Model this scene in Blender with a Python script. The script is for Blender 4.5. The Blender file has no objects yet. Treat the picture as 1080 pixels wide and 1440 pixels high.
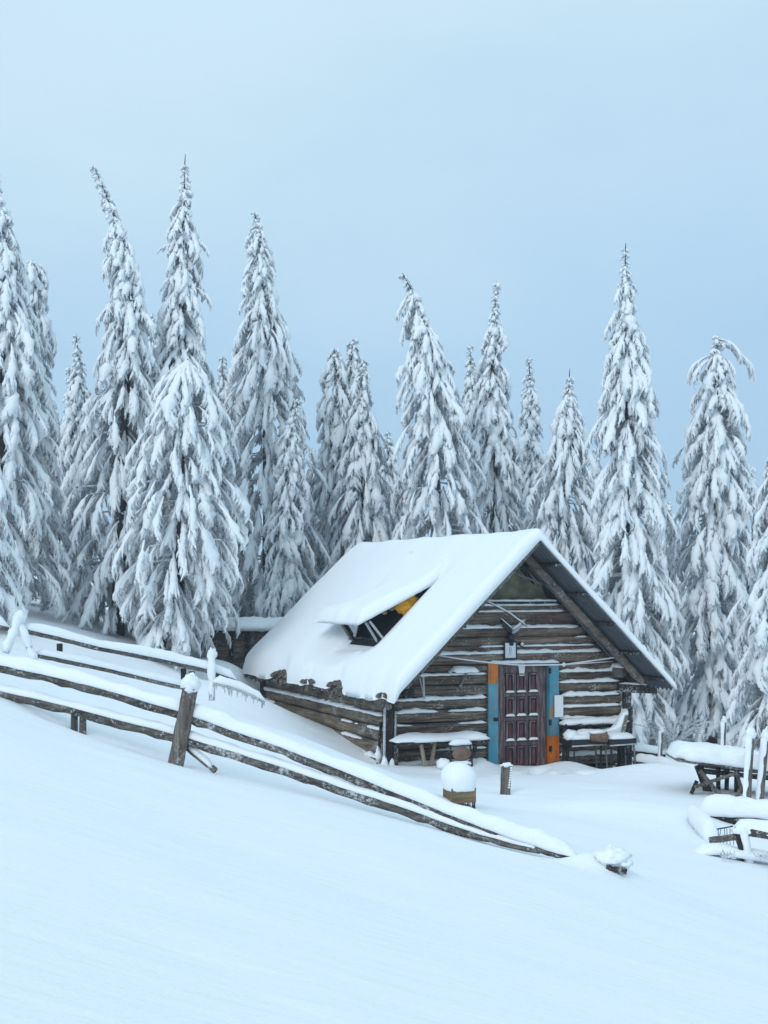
import bpy, math, random
import numpy as np
from mathutils import Vector, Matrix, noise as mnoise

SC = bpy.context.scene
COL = SC.collection
R = math.radians

# ------------------------------------------------------------------ camera
EYE = 5.0
FPX = 2000.0                                   # focal length in photo pixels (1080 x 1440)
PITCH = math.atan(103 / FPX)
cam_d = bpy.data.cameras.new('camera')
cam = bpy.data.objects.new('camera', cam_d)
COL.objects.link(cam)
cam.location = (0, 0, EYE)
cam.rotation_euler = (math.pi / 2 + PITCH, 0, 0)
cam_d.sensor_fit = 'VERTICAL'
cam_d.sensor_height = 36.0
cam_d.lens = FPX / 1440 * 36.0
cam_d.clip_start = 0.1
cam_d.clip_end = 2000
SC.camera = cam

# ------------------------------------------------------------------ world: overcast sky
SUN_EL, SUN_AZ = R(36), R(212)                 # high, soft, from behind-left of the camera
w = bpy.data.worlds.new('World')
SC.world = w
w.use_nodes = True
nt = w.node_tree
nt.nodes.clear()
out = nt.nodes.new('ShaderNodeOutputWorld')
sky = nt.nodes.new('ShaderNodeTexSky')
sky.sky_type = 'NISHITA'
sky.sun_disc = False
sky.sun_elevation = SUN_EL
sky.sun_rotation = SUN_AZ
bg1 = nt.nodes.new('ShaderNodeBackground')
bg1.inputs[1].default_value = 0.08
nt.links.new(sky.outputs[0], bg1.inputs[0])
tc = nt.nodes.new('ShaderNodeTexCoord')
sep = nt.nodes.new('ShaderNodeSeparateXYZ')
nt.links.new(tc.outputs['Generated'], sep.inputs[0])
nz = nt.nodes.new('ShaderNodeTexNoise')
nz.inputs['Scale'].default_value = 3.4
nz.inputs['Detail'].default_value = 6
mp = nt.nodes.new('ShaderNodeMapping')
mp.inputs['Scale'].default_value = (1, 1, 2.2)
nt.links.new(tc.outputs['Generated'], mp.inputs[0])
nt.links.new(mp.outputs[0], nz.inputs['Vector'])
# height (z) + a little to the left (-x) + cloud noise -> ramp
m1 = nt.nodes.new('ShaderNodeMath'); m1.operation = 'MULTIPLY_ADD'
nt.links.new(sep.outputs['X'], m1.inputs[0]); m1.inputs[1].default_value = -0.16
nt.links.new(sep.outputs['Z'], m1.inputs[2])
m0 = nt.nodes.new('ShaderNodeMath'); m0.operation = 'MULTIPLY_ADD'      # the cloud is brighter behind the camera
nt.links.new(sep.outputs['Y'], m0.inputs[0]); m0.inputs[1].default_value = -0.26
nt.links.new(m1.outputs[0], m0.inputs[2])
m2 = nt.nodes.new('ShaderNodeMath'); m2.operation = 'MULTIPLY_ADD'
nt.links.new(nz.outputs['Fac'], m2.inputs[0]); m2.inputs[1].default_value = 0.34
nt.links.new(m0.outputs[0], m2.inputs[2])
rp = nt.nodes.new('ShaderNodeValToRGB')
el = rp.color_ramp.elements
el[0].position = 0.0; el[0].color = (0.42, 0.635, 0.855, 1)
el[1].position = 1.0;  el[1].color = (0.69, 0.94, 1.13, 1)
e = el.new(0.10); e.color = (0.465, 0.68, 0.88, 1)
e = el.new(0.21); e.color = (0.53, 0.738, 0.905, 1)
e = el.new(0.32); e.color = (0.60, 0.797, 0.925, 1)
nt.links.new(m2.outputs[0], rp.inputs[0])
bg2 = nt.nodes.new('ShaderNodeBackground')
bg2.inputs[1].default_value = 1.0
nt.links.new(rp.outputs[0], bg2.inputs[0])
mixw = nt.nodes.new('ShaderNodeMixShader')
mixw.inputs[0].default_value = 0.93
nt.links.new(bg1.outputs[0], mixw.inputs[1])
nt.links.new(bg2.outputs[0], mixw.inputs[2])
nt.links.new(mixw.outputs[0], out.inputs[0])

sd = bpy.data.lights.new('sun', 'SUN')
sd.energy = 0.9
sd.angle = R(24)
sd.color = (1.0, 0.98, 0.96)
sun = bpy.data.objects.new('sun', sd)
COL.objects.link(sun)
dirv = Vector((math.sin(SUN_AZ) * math.cos(SUN_EL), math.cos(SUN_AZ) * math.cos(SUN_EL), math.sin(SUN_EL)))
sun.rotation_euler = dirv.to_track_quat('Z', 'Y').to_euler()

SC.view_settings.view_transform = 'Standard'
SC.view_settings.look = 'None'
SC.view_settings.exposure = 0.10
SC.view_settings.gamma = 1.0
SC.cycles.max_bounces = 6
SC.cycles.diffuse_bounces = 4

# ------------------------------------------------------------------ measuring helpers
_c, _s = math.cos(PITCH), math.sin(PITCH)
def ray(px, py):
    dx = (px - 540) / FPX; dy = (720 - py) / FPX
    return np.array([dx, _c - dy * _s, _s + dy * _c])
def at(px, py, Y):
    d = ray(px, py)
    return np.array([0, 0, EYE]) + d * Y / d[1]

TH = R(22.5)
TC, TS = math.cos(TH), math.sin(TH)
P0 = at(548, 1075, 24)
def to_loc(wp):
    d = np.asarray(wp) - P0
    return np.array([d[0] * TC + d[1] * TS, -d[0] * TS + d[1] * TC, d[2]])
def hutw(u, v, z):
    return np.array([P0[0] + u * TC - v * TS, P0[1] + u * TS + v * TC, P0[2] + z])
_O = to_loc((0, 0, EYE))
def HP(px, py, v=0.0):
    """point of a plane parallel to the front wall, in cabin coordinates (u, z)"""
    d = ray(px, py)
    l = np.array([d[0] * TC + d[1] * TS, -d[0] * TS + d[1] * TC, d[2]])
    t = (v - _O[1]) / l[1]
    q = _O + t * l
    return float(q[0]), float(q[2])

def nse(x, y, z=0.0):
    return mnoise.noise(Vector((x, y, z)))

# ------------------------------------------------------------------ materials
def new_mat(name):
    m = bpy.data.materials.new(name)
    m.use_nodes = True
    n = m.node_tree
    return m, n, n.nodes['Principled BSDF']

def noise_node(n, scale, detail=4, rough=0.55, map_scale=None, coord='Object'):
    t = n.nodes.new('ShaderNodeTexCoord')
    z = n.nodes.new('ShaderNodeTexNoise')
    z.inputs['Scale'].default_value = scale
    z.inputs['Detail'].default_value = detail
    z.inputs['Roughness'].default_value = rough
    if map_scale:
        mpn = n.nodes.new('ShaderNodeMapping')
        mpn.inputs['Scale'].default_value = map_scale
        n.links.new(t.outputs[coord], mpn.inputs[0])
        n.links.new(mpn.outputs[0], z.inputs['Vector'])
    else:
        n.links.new(t.outputs[coord], z.inputs['Vector'])
    return z

def ramp_node(n, src, stops):
    r = n.nodes.new('ShaderNodeValToRGB')
    els = r.color_ramp.elements
    els[0].position, els[0].color = stops[0][0], (*stops[0][1], 1)
    els[1].position, els[1].color = stops[-1][0], (*stops[-1][1], 1)
    for p, c in stops[1:-1]:
        q = els.new(p); q.color = (*c, 1)
    n.links.new(src, r.inputs[0])
    return r

def mix_rgb(n, fac, a, b, mode='MIX'):
    m = n.nodes.new('ShaderNodeMix')
    m.data_type = 'RGBA'; m.blend_type = mode
    if isinstance(fac, (int, float)): m.inputs[0].default_value = fac
    else: n.links.new(fac, m.inputs[0])
    for i, x in ((6, a), (7, b)):
        if isinstance(x, tuple): m.inputs[i].default_value = (*x, 1)
        else: n.links.new(x, m.inputs[i])
    return m.outputs[2]

def bump(n, bsdf, src, strength=0.3, dist=0.02, chain=None):
    b = n.nodes.new('ShaderNodeBump')
    b.inputs['Strength'].default_value = strength
    b.inputs['Distance'].default_value = dist
    n.links.new(src, b.inputs['Height'])
    if chain is not None: n.links.new(chain, b.inputs['Normal'])
    n.links.new(b.outputs[0], bsdf.inputs['Normal'])
    return b.outputs[0]

def snow_mat(name, col=(0.84, 0.87, 0.90), fine=60, coarse=6, s1=0.25, s2=0.3, ripple=None):
    m, n, b = new_mat(name)
    z1 = noise_node(n, fine, 5, 0.65)
    z2 = noise_node(n, coarse, 4, 0.5, ripple)
    r = ramp_node(n, z1.outputs['Fac'], [(0.3, tuple(c * 0.95 for c in col)), (0.7, tuple(min(1, c * 1.03) for c in col))])
    n.links.new(r.outputs[0], b.inputs['Base Color'])
    b.inputs['Roughness'].default_value = 0.7
    b.inputs['Specular IOR Level'].default_value = 0.25
    c = bump(n, b, z2.outputs['Fac'], s2, 0.03)
    bump(n, b, z1.outputs['Fac'], s1, 0.008, c)
    return m

def wood_mat(name, dark, mid, light, axis='X', bumpd=0.012, frost=0.0, scale=1.0):
    m, n, b = new_mat(name)
    ms = {'X': (0.9, 14, 14), 'Y': (14, 0.9, 14), 'Z': (14, 14, 0.9)}[axis]
    z1 = noise_node(n, 2.2 * scale, 8, 0.68, ms)
    z2 = noise_node(n, 1.3 * scale, 5, 0.6, {'X': (0.6, 2, 2.5), 'Y': (2, 0.6, 2.5), 'Z': (2, 2, 0.6)}[axis])
    r1 = ramp_node(n, z1.outputs['Fac'], [(0.30, dark), (0.5, mid), (0.72, light)])
    r2 = ramp_node(n, z2.outputs['Fac'], [(0.32, (0.45, 0.43, 0.42)), (0.55, (1, 1, 1)), (0.75, (1.3, 1.2, 1.1))])
    c = mix_rgb(n, 1.0, r1.outputs[0], r2.outputs[0], 'MULTIPLY')
    if frost > 0:
        z3 = noise_node(n, 34 * scale, 5, 0.75)
        z4 = noise_node(n, 3 * scale, 3, 0.6)
        mm = n.nodes.new('ShaderNodeMath'); mm.operation = 'MULTIPLY_ADD'
        n.links.new(z4.outputs['Fac'], mm.inputs[0]); mm.inputs[1].default_value = 0.5
        n.links.new(z3.outputs['Fac'], mm.inputs[2])
        r3 = ramp_node(n, mm.outputs[0], [(0.86 - frost * 0.3, (0, 0, 0)), (1.0 - frost * 0.3, (0.8, 0.8, 0.8))])
        c = mix_rgb(n, r3.outputs[0], c, (0.62, 0.65, 0.68))
    n.links.new(c, b.inputs['Base Color'])
    b.inputs['Roughness'].default_value = 0.85
    b.inputs['Specular IOR Level'].default_value = 0.2
    bump(n, b, z1.outputs['Fac'], 0.8, bumpd)
    return m

def paint_mat(name, col, worn=(0.2, 0.18, 0.16), wear=0.32, rough=0.55):
    m, n, b = new_mat(name)
    z1 = noise_node(n, 2.5, 8, 0.7, (10, 10, 1.2))
    z2 = noise_node(n, 3, 4, 0.6)
    r = ramp_node(n, z1.outputs['Fac'], [(wear, worn), (wear + 0.1, col)])
    r2 = ramp_node(n, z2.outputs['Fac'], [(0.3, (0.72, 0.72, 0.72)), (0.7, (1.12, 1.12, 1.12))])
    n.links.new(mix_rgb(n, 1.0, r.outputs[0], r2.outputs[0], 'MULTIPLY'), b.inputs['Base Color'])
    b.inputs['Roughness'].default_value = rough
    bump(n, b, z1.outputs['Fac'], 0.4, 0.004)
    return m

def plain_mat(name, col, rough=0.6, metal=0.0, var=0.25, scale=18):
    m, n, b = new_mat(name)
    z1 = noise_node(n, scale, 5, 0.65)
    r = ramp_node(n, z1.outputs['Fac'], [(0.3, tuple(c * (1 - var) for c in col)), (0.7, tuple(c * (1 + var) for c in col))])
    n.links.new(r.outputs[0], b.inputs['Base Color'])
    b.inputs['Roughness'].default_value = rough
    b.inputs['Metallic'].default_value = metal
    bump(n, b, z1.outputs['Fac'], 0.25, 0.004)
    return m

def needle_mat(name, lo=0.28, hi=0.62):
    m, n, b = new_mat(name)
    z1 = noise_node(n, 16, 4, 0.7)
    z2 = noise_node(n, 1.6, 3, 0.6)
    mm = n.nodes.new('ShaderNodeMath'); mm.operation = 'MULTIPLY_ADD'
    n.links.new(z2.outputs['Fac'], mm.inputs[0]); mm.inputs[1].default_value = 0.35
    n.links.new(z1.outputs['Fac'], mm.inputs[2])
    r = ramp_node(n, mm.outputs[0], [(0.46, (0.034, 0.038, 0.041)), (0.54, (0.20, 0.205, 0.215)), (0.61, (0.60, 0.63, 0.66)), (0.76, (0.78, 0.81, 0.84))])
    n.links.new(r.outputs[0], b.inputs['Base Color'])
    b.inputs['Roughness'].default_value = 0.9
    b.inputs['Specular IOR Level'].default_value = 0.1
    return m

M = {}
M['ground'] = snow_mat('ground_snow', (0.86, 0.88, 0.90), 55, 3.0, 0.40, 0.45, (0.7, 3.2, 1.5))
M['snow'] = snow_mat('settled_snow', (0.85, 0.875, 0.90), 70, 9, 0.25, 0.3)
M['tree_snow'] = snow_mat('bough_snow', (0.85, 0.875, 0.90), 46, 16, 0.8, 0.6)
M['needles'] = needle_mat('frosted_needles')
M['bark'] = wood_mat('spruce_bark', (0.03, 0.027, 0.025), (0.08, 0.07, 0.065), (0.17, 0.16, 0.15), 'Z')
M['log'] = wood_mat('weathered_logs', (0.018, 0.013, 0.010), (0.140, 0.102, 0.076), (0.38, 0.30, 0.23), 'X', frost=0.06)
M['log_side'] = wood_mat('weathered_side_logs', (0.045, 0.035, 0.028), (0.16, 0.125, 0.094), (0.35, 0.28, 0.22), 'Y', frost=0.15)
M['gable'] = wood_mat('gable_boards', (0.03, 0.021, 0.017), (0.175, 0.128, 0.098), (0.37, 0.30, 0.24), 'X', 0.008, frost=0.08)
M['reddish'] = wood_mat('red_brown_boards', (0.06, 0.035, 0.03), (0.16, 0.10, 0.085), (0.26, 0.18, 0.15), 'X', 0.006, frost=0.05)
M['darkwood'] = wood_mat('dark_wood', (0.012, 0.011, 0.011), (0.035, 0.031, 0.029), (0.085, 0.078, 0.072), 'Z', frost=0.10)
M['post'] = wood_mat('grey_post_wood', (0.045, 0.038, 0.033), (0.135, 0.115, 0.10), (0.28, 0.25, 0.225), 'Z', frost=0.14)
M['rail'] = wood_mat('grey_rail_wood', (0.04, 0.036, 0.034), (0.125, 0.112, 0.10), (0.27, 0.25, 0.23), 'X', frost=0.26)
M['frostpost'] = wood_mat('frosted_wood', (0.16, 0.155, 0.15), (0.38, 0.38, 0.38), (0.68, 0.70, 0.72), 'Z', frost=0.8)
M['rafter'] = wood_mat('rafter_wood', (0.07, 0.058, 0.05), (0.17, 0.135, 0.115), (0.27, 0.22, 0.19), 'X', frost=0.06)
M['rot'] = wood_mat('rotten_boards', (0.02, 0.017, 0.014), (0.10, 0.075, 0.055), (0.25, 0.19, 0.145), 'Y', 0.03, frost=0.22, scale=2.2)
M['paleboard'] = wood_mat('pale_board', (0.15, 0.115, 0.085), (0.30, 0.24, 0.18), (0.42, 0.34, 0.27), 'Z', frost=0.05)
M['boxwood'] = wood_mat('tan_box_wood', (0.10, 0.068, 0.04), (0.22, 0.16, 0.095), (0.32, 0.24, 0.15), 'X')
M['door'] = paint_mat('worn_door_paint', (0.095, 0.042, 0.046), (0.22, 0.17, 0.16), 0.42, 0.5)
M['maroon'] = paint_mat('maroon_panel_paint', (0.095, 0.022, 0.030), (0.15, 0.09, 0.09), 0.36, 0.5)
M['groove_shade'] = plain_mat('painted_groove_shade', (0.012, 0.008, 0.009), 0.9)  # near-black colour standing in for recess shade on the door
M['blue'] = paint_mat('blue_paint', (0.06, 0.31, 0.43), (0.20, 0.25, 0.27), 0.42)
M['orange'] = paint_mat('orange_paint', (0.72, 0.175, 0.006), (0.30, 0.15, 0.08), 0.41)
M['tanpaint'] = paint_mat('tan_patch', (0.40, 0.22, 0.115), (0.3, 0.15, 0.08), 0.30)
M['metal'] = plain_mat('dark_corrugated_metal', (0.065, 0.072, 0.085), 0.5, 0.35)
M['iron'] = plain_mat('dark_iron', (0.02, 0.02, 0.022), 0.45, 0.3)
M['greymetal'] = plain_mat('grey_metal', (0.16, 0.16, 0.165), 0.5, 0.4)
M['canvas'] = plain_mat('olive_canvas', (0.20, 0.19, 0.13), 0.9, 0, 0.45, 5)
M['yellow'] = plain_mat('yellow_cloth', (0.62, 0.30, 0.010), 0.85, 0, 0.22, 9)
M['white'] = plain_mat('white_board', (0.74, 0.76, 0.78), 0.7, 0, 0.05)
M['black'] = plain_mat('interior_shade_black', (0.010, 0.011, 0.014), 0.9)  # colour standing in for the shade inside cabin and dormer
M['rope'] = plain_mat('frosted_rope', (0.70, 0.72, 0.74), 0.9, 0, 0.12, 40)
M['bone'] = plain_mat('grey_bone', (0.42, 0.44, 0.46), 0.8, 0, 0.3, 12)
M['cushion'] = plain_mat('brown_seat', (0.17, 0.10, 0.065), 0.75, 0, 0.45, 14)
M['ink'] = plain_mat('blue_grey_ink', (0.16, 0.22, 0.30), 0.8)

# ------------------------------------------------------------------ mesh builder
class MB:
    def __init__(s):
        s.v = []; s.f = []; s.m = []; s.mi = 0
    def add(s, vs, fs):
        o = len(s.v)
        s.v.extend([tuple(map(float, p)) for p in vs])
        for f in fs:
            s.f.append(tuple(i + o for i in f)); s.m.append(s.mi)
    def box(s, lo, hi):
        x0, y0, z0 = lo; x1, y1, z1 = hi
        s.add([(x0, y0, z0), (x1, y0, z0), (x1, y1, z0), (x0, y1, z0), (x0, y0, z1), (x1, y0, z1), (x1, y1, z1), (x0, y1, z1)],
              [(0, 3, 2, 1), (4, 5, 6, 7), (0, 1, 5, 4), (1, 2, 6, 5), (2, 3, 7, 6), (3, 0, 4, 7)])
    def loft(s, pts, rings, cap=True):
        """rings: list of equal-length lists of points"""
        n = len(rings[0]); vs = []; fs = []
        for r in rings: vs.extend(r)
        for i in range(len(rings) - 1):
            for j in range(n):
                k = (j + 1) % n
                fs.append((i * n + j, i * n + k, (i + 1) * n + k, (i + 1) * n + j))
        if cap:
            fs.append(tuple(range(n - 1, -1, -1)))
            fs.append(tuple((len(rings) - 1) * n + j for j in range(n)))
        s.add(vs, fs)
    def tube(s, pts, rad, n=8, up=(0, 0, 1), flat=1.0, jit=0.0, seed=0, nf=6.0):
        """rad: number, list, or list of (side, up) pairs"""
        P = [np.array(p, float) for p in pts]
        rings = []
        up = np.array(up, float)
        for i, p in enumerate(P):
            a = P[max(0, i - 1)]; b = P[min(len(P) - 1, i + 1)]
            t = b - a; t /= (np.linalg.norm(t) + 1e-9)
            q = up if abs(np.dot(up, t)) < 0.95 else np.array((0, 1.0, 0))
            sd_ = np.cross(t, q); sd_ /= np.linalg.norm(sd_)
            u2 = np.cross(sd_, t)
            r = rad[i] if isinstance(rad, (list, tuple)) and len(rad) == len(P) else rad
            ra, rb = (r if isinstance(r, (tuple, list)) else (r, r * flat))
            ring = []
            for j in range(n):
                an = 2 * math.pi * j / n
                k = 1.0
                if jit:
                    k += jit * nse(p[0] * nf + 3 * math.cos(an) + seed * 7.1, p[1] * nf + 3 * math.sin(an), p[2] * nf + seed)
                ring.append(p + sd_ * math.cos(an) * ra * k + u2 * math.sin(an) * rb * k)
            rings.append(ring)
        s.loft(None, rings)
    def beam(s, p0, p1, w_, h_, up=(0, 0, 1), jit=0.0, seed=0, segs=1):
        """rectangular bar with slightly bevelled section"""
        p0 = np.array(p0, float); p1 = np.array(p1, float)
        t = (p1 - p0); t /= np.linalg.norm(t)
        up = np.array(up, float)
        if abs(np.dot(up, t)) > 0.97: up = np.array((0, 1.0, 0))
        sd_ = np.cross(t, up); sd_ /= np.linalg.norm(sd_); u2 = np.cross(sd_, t)
        b = min(w_, h_) * 0.14
        sec = [(w_ / 2 - b, h_ / 2), (-w_ / 2 + b, h_ / 2), (-w_ / 2, h_ / 2 - b), (-w_ / 2, -h_ / 2 + b), (-w_ / 2 + b, -h_ / 2), (w_ / 2 - b, -h_ / 2), (w_ / 2, -h_ / 2 + b), (w_ / 2, h_ / 2 - b)]
        rings = []
        for i in range(segs + 1):
            p = p0 + (p1 - p0) * i / segs
            ring = []
            for k, (a, c) in enumerate(sec):
                f = 1 + (jit * nse(i * 0.7 + seed * 3.3, k * 0.9 + seed, seed * 1.7) if jit else 0)
                ring.append(p + sd_ * a * f + u2 * c * f)
            rings.append(ring)
        s.loft(None, rings)
    def blob(s, c, r, seed=0, amp=0.2, nu=14, nv=9, flatbottom=None, freq=1.6):
        c = np.array(c, float); r = np.array(r, float)
        rings = []
        for i in range(nv + 1):
            ph = -math.pi / 2 + math.pi * (i + 0.02) / (nv + 0.04)
            ring = []
            for j in range(nu):
                a = 2 * math.pi * j / nu
                d = np.array((math.cos(ph) * math.cos(a), math.cos(ph) * math.sin(a), math.sin(ph)))
                k = 1 + amp * nse(*(d * freq + seed * 5.7))
                p = d * r * k
                if flatbottom is not None: p[2] = max(p[2], flatbottom * r[2])
                ring.append(c + p)
            rings.append(ring)
        s.loft(None, rings)
    def cap(s, p0, p1, width, height, seed=0, segs=None, sink=0.25, wob=0.35, ends=0.10):
        """long pillow of snow lying along a bar from p0 to p1 (its underside)"""
        p0 = np.array(p0, float); p1 = np.array(p1, float)
        s.cap_path([p0, p1], width, height, seed, segs, sink, wob, ends)
    def cap_path(s, pts, width, height, seed=0, segs=None, sink=0.25, wob=0.35, ends=0.10, boxy=False):
        P = [np.array(p, float) for p in pts]
        ln = [0.0]
        for a, b in zip(P, P[1:]): ln.append(ln[-1] + np.linalg.norm(b - a))
        L = ln[-1]
        segs = segs or max(6, int(L / 0.09))
        rings = []
        for i in range(segs + 1):
            d = L * i / segs
            k = max(j for j in range(len(P) - 1) if ln[j] <= d + 1e-6)
            f = (d - ln[k]) / (ln[k + 1] - ln[k])
            p = P[k] * (1 - f) + P[k + 1] * f
            t = P[k + 1] - P[k]; t /= np.linalg.norm(t)
            sd_ = np.cross(t, (0, 0, 1.0)); sd_ /= np.linalg.norm(sd_)
            e = min(d, L - d)
            ef = math.sqrt(max(0.02, 1 - (1 - min(1, e / max(ends, 1e-3))) ** 2))
            hh = height * (1 + wob * nse(d * 1.3 + seed * 9.1, seed * 2.3) + 0.45 * wob * nse(d * 6.0, seed * 3.3)) * ef
            ww = width * (1 + 0.22 * nse(d * 2.6 + seed * 4.7, 7.7)) * (0.6 + 0.4 * ef)
            ring = []
            prof = ((0.50, -sink), (0.56, 0.12), (0.52, 0.45), (0.38, 0.80), (0.15, 0.98))
            if boxy: prof = ((0.50, -sink), (0.515, 0.10), (0.505, 0.62), (0.455, 0.90), (0.18, 1.0))
            for (a, b) in prof + tuple((-a_, b_) for a_, b_ in prof[::-1]):
                kk = 1 + 0.16 * nse(d * 8 + a * 5, b * 5 + seed, seed * 1.9)
                zz = b * hh * kk if b > 0 else b * height * (0.6 + 0.9 * abs(nse(d * 9, a * 3 + seed, 3.1)))
                ring.append(p + sd_ * a * ww * kk + np.array((0, 0, zz)))
            rings.append(ring)
        s.loft(None, rings)
    def build(s, name, mat, parent=None, smooth=False, loc=None):
        me = bpy.data.meshes.new(name)
        me.from_pydata(s.v, [], s.f)
        for mm in (mat if isinstance(mat, (list, tuple)) else [mat]): me.materials.append(mm)
        if isinstance(mat, (list, tuple)): me.polygons.foreach_set('material_index', s.m)
        if smooth: me.polygons.foreach_set('use_smooth', [True] * len(me.polygons))
        me.update()
        o = bpy.data.objects.new(name, me)
        COL.objects.link(o)
        if parent is not None: o.parent = parent
        if loc is not None: o.location = loc
        return o

def tag(o, label=None, cat=None, group=None, kind=None):
    if label: o['label'] = label
    if cat: o['category'] = cat
    if group: o['group'] = group
    if kind: o['kind'] = kind
    return o

def thing(name, label, cat, loc=(0, 0, 0), rz=0.0, group=None):
    o = bpy.data.objects.new(name, None)
    o.empty_display_size = 0.2
    COL.objects.link(o)
    o.location = tuple(map(float, loc)); o.rotation_euler = (0, 0, rz)
    return tag(o, label, cat, group)

# ------------------------------------------------------------------ ground
def plane_z(x, y): return EYE - 1.6 - 0.269 * x - 0.017 * y
ctl = []
for x in (-6, -3, 0, 3, 6):
    for y in (-4, 1, 5, 9):
        ctl.append((x, y, plane_z(x, y)))
for px, py, Y in [(0, 975, 12.6), (250, 1075, 12.2), (450, 1118, 11.9), (620, 1166, 11.6), (800, 1212, 11.4), (900, 1245, 12), (1080, 1266, 13), (-200, 905, 13),
                  (0, 942, 18), (150, 966, 18.3), (300, 1000, 19), (450, 1045, 18),
                  (385, 1000, 30.0), (430, 1018, 28), (470, 1030, 26.5), (510, 1052, 25.0), (530, 1068, 24.3), (560, 1075, 24),
                  (540, 1088, 22.3), (620, 1122, 19), (750, 1152, 16), (750, 1102, 21), (690, 1078, 24.4), (770, 1080, 24.8), (868, 1080, 25.7),
                  (900, 1088, 23), (900, 1152, 17), (1080, 1218, 15.5), (1000, 1135, 19.5), (1075, 1122, 20.6), (950, 1064, 27), (1080, 1068, 29),
                  (-100, 880, 26), (0, 895, 26), (150, 905, 28), (300, 928, 32), (420, 925, 38), (600, 960, 40), (900, 1010, 37), (1080, 1020, 37), (1250, 1060, 30), (1300, 1200, 17)]:
    p = at(px, py, Y); ctl.append(tuple(p))
for p in [(-60, 60, 10), (-20, 60, 5.0), (0, 60, 3.2), (20, 60, 1.5), (60, 60, -3), (-60, 0, 14), (60, 0, -8), (0, 150, 3.5), (-110, 150, 11), (110, 150, -4), (0, -40, 3.6), (-110, -40, 13), (110, -40, -8), (-110, 60, 12), (110, 60, -7)]:
    ctl.append(p)
ctl = np.array(ctl)
def _U(r2): return np.where(r2 > 1e-9, 0.5 * r2 * np.log(np.maximum(r2, 1e-9)), 0)
_n = len(ctl)
_K = _U(((ctl[:, None, :2] - ctl[None, :, :2]) ** 2).sum(-1)) + np.eye(_n) * 0.6
_Pm = np.hstack([np.ones((_n, 1)), ctl[:, :2]])
_A = np.zeros((_n + 3, _n + 3)); _A[:_n, :_n] = _K; _A[:_n, _n:] = _Pm; _A[_n:, :_n] = _Pm.T
_sol = np.linalg.solve(_A, np.concatenate([ctl[:, 2], np.zeros(3)]))
DRIFTS = []                                     # (x, y, radius_x, radius_y, height)
def drift(px, py, Y, rx, ry, h):
    p = at(px, py, Y); DRIFTS.append((p[0], p[1], rx, ry, h))
drift(800, 1070, 24.5, 0.45, 0.5, 0.16)
drift(672, 1065, 24.0, 0.35, 0.45, 0.14)
drift(735, 1095, 23.6, 0.35, 0.6, -0.10)
drift(880, 1135, 18.0, 1.6, 0.7, 0.16)
drift(930, 1090, 23.0, 1.1, 0.6, 0.18)
drift(610, 1075, 23.6, 0.8, 0.4, 0.05)
drift(500, 1062, 24.2, 0.5, 0.5, -0.12)
drift(340, 985, 26.5, 1.2, 1.6, 0.30)
drift(330, 930, 30.5, 0.9, 0.6, 0.42)
drift(160, 925, 22.5, 0.45, 0.6, -0.30)
drift(872, 1222, 11.7, 0.20, 0.26, 0.08)
drift(834, 1210, 11.5, 0.22, 0.15, 0.14)
drift(250, 1080, 12.1, 0.17, 0.12, -0.05)
drift(709, 1119, 20.2, 0.25, 0.25, -0.06)
drift(925, 1240, 11.7, 0.30, 0.25, 0.05)
drift(110, 1022, 12.35, 0.28, 0.2, -0.08)
def gz(x, y):
    x = np.asarray(x, float); y = np.asarray(y, float)
    sh = x.shape
    X = x.ravel(); Y = y.ravel()
    r2 = (X[:, None] - ctl[None, :, 0]) ** 2 + (Y[:, None] - ctl[None, :, 1]) ** 2
    z = _U(r2) @ _sol[:_n] + _sol[_n] + _sol[_n + 1] * X + _sol[_n + 2] * Y
    for (dx, dy, rx, ry, h) in DRIFTS:
        z = z + h * np.exp(-((X - dx) / rx) ** 2 - ((Y - dy) / ry) ** 2)
    return z.reshape(sh)
def G(x, y): return float(gz(np.array([x]), np.array([y]))[0])

def on_ground(px, py, y0=8.0, y1=60.0):
    """where the line of sight through a photo pixel meets the snow"""
    ys = np.arange(y0, y1, 0.05)
    P = np.array([at(px, py, y) for y in ys])
    below = np.nonzero(P[:, 2] <= gz(P[:, 0], P[:, 1]))[0]
    return P[below[0]] if len(below) else P[-1]

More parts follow.
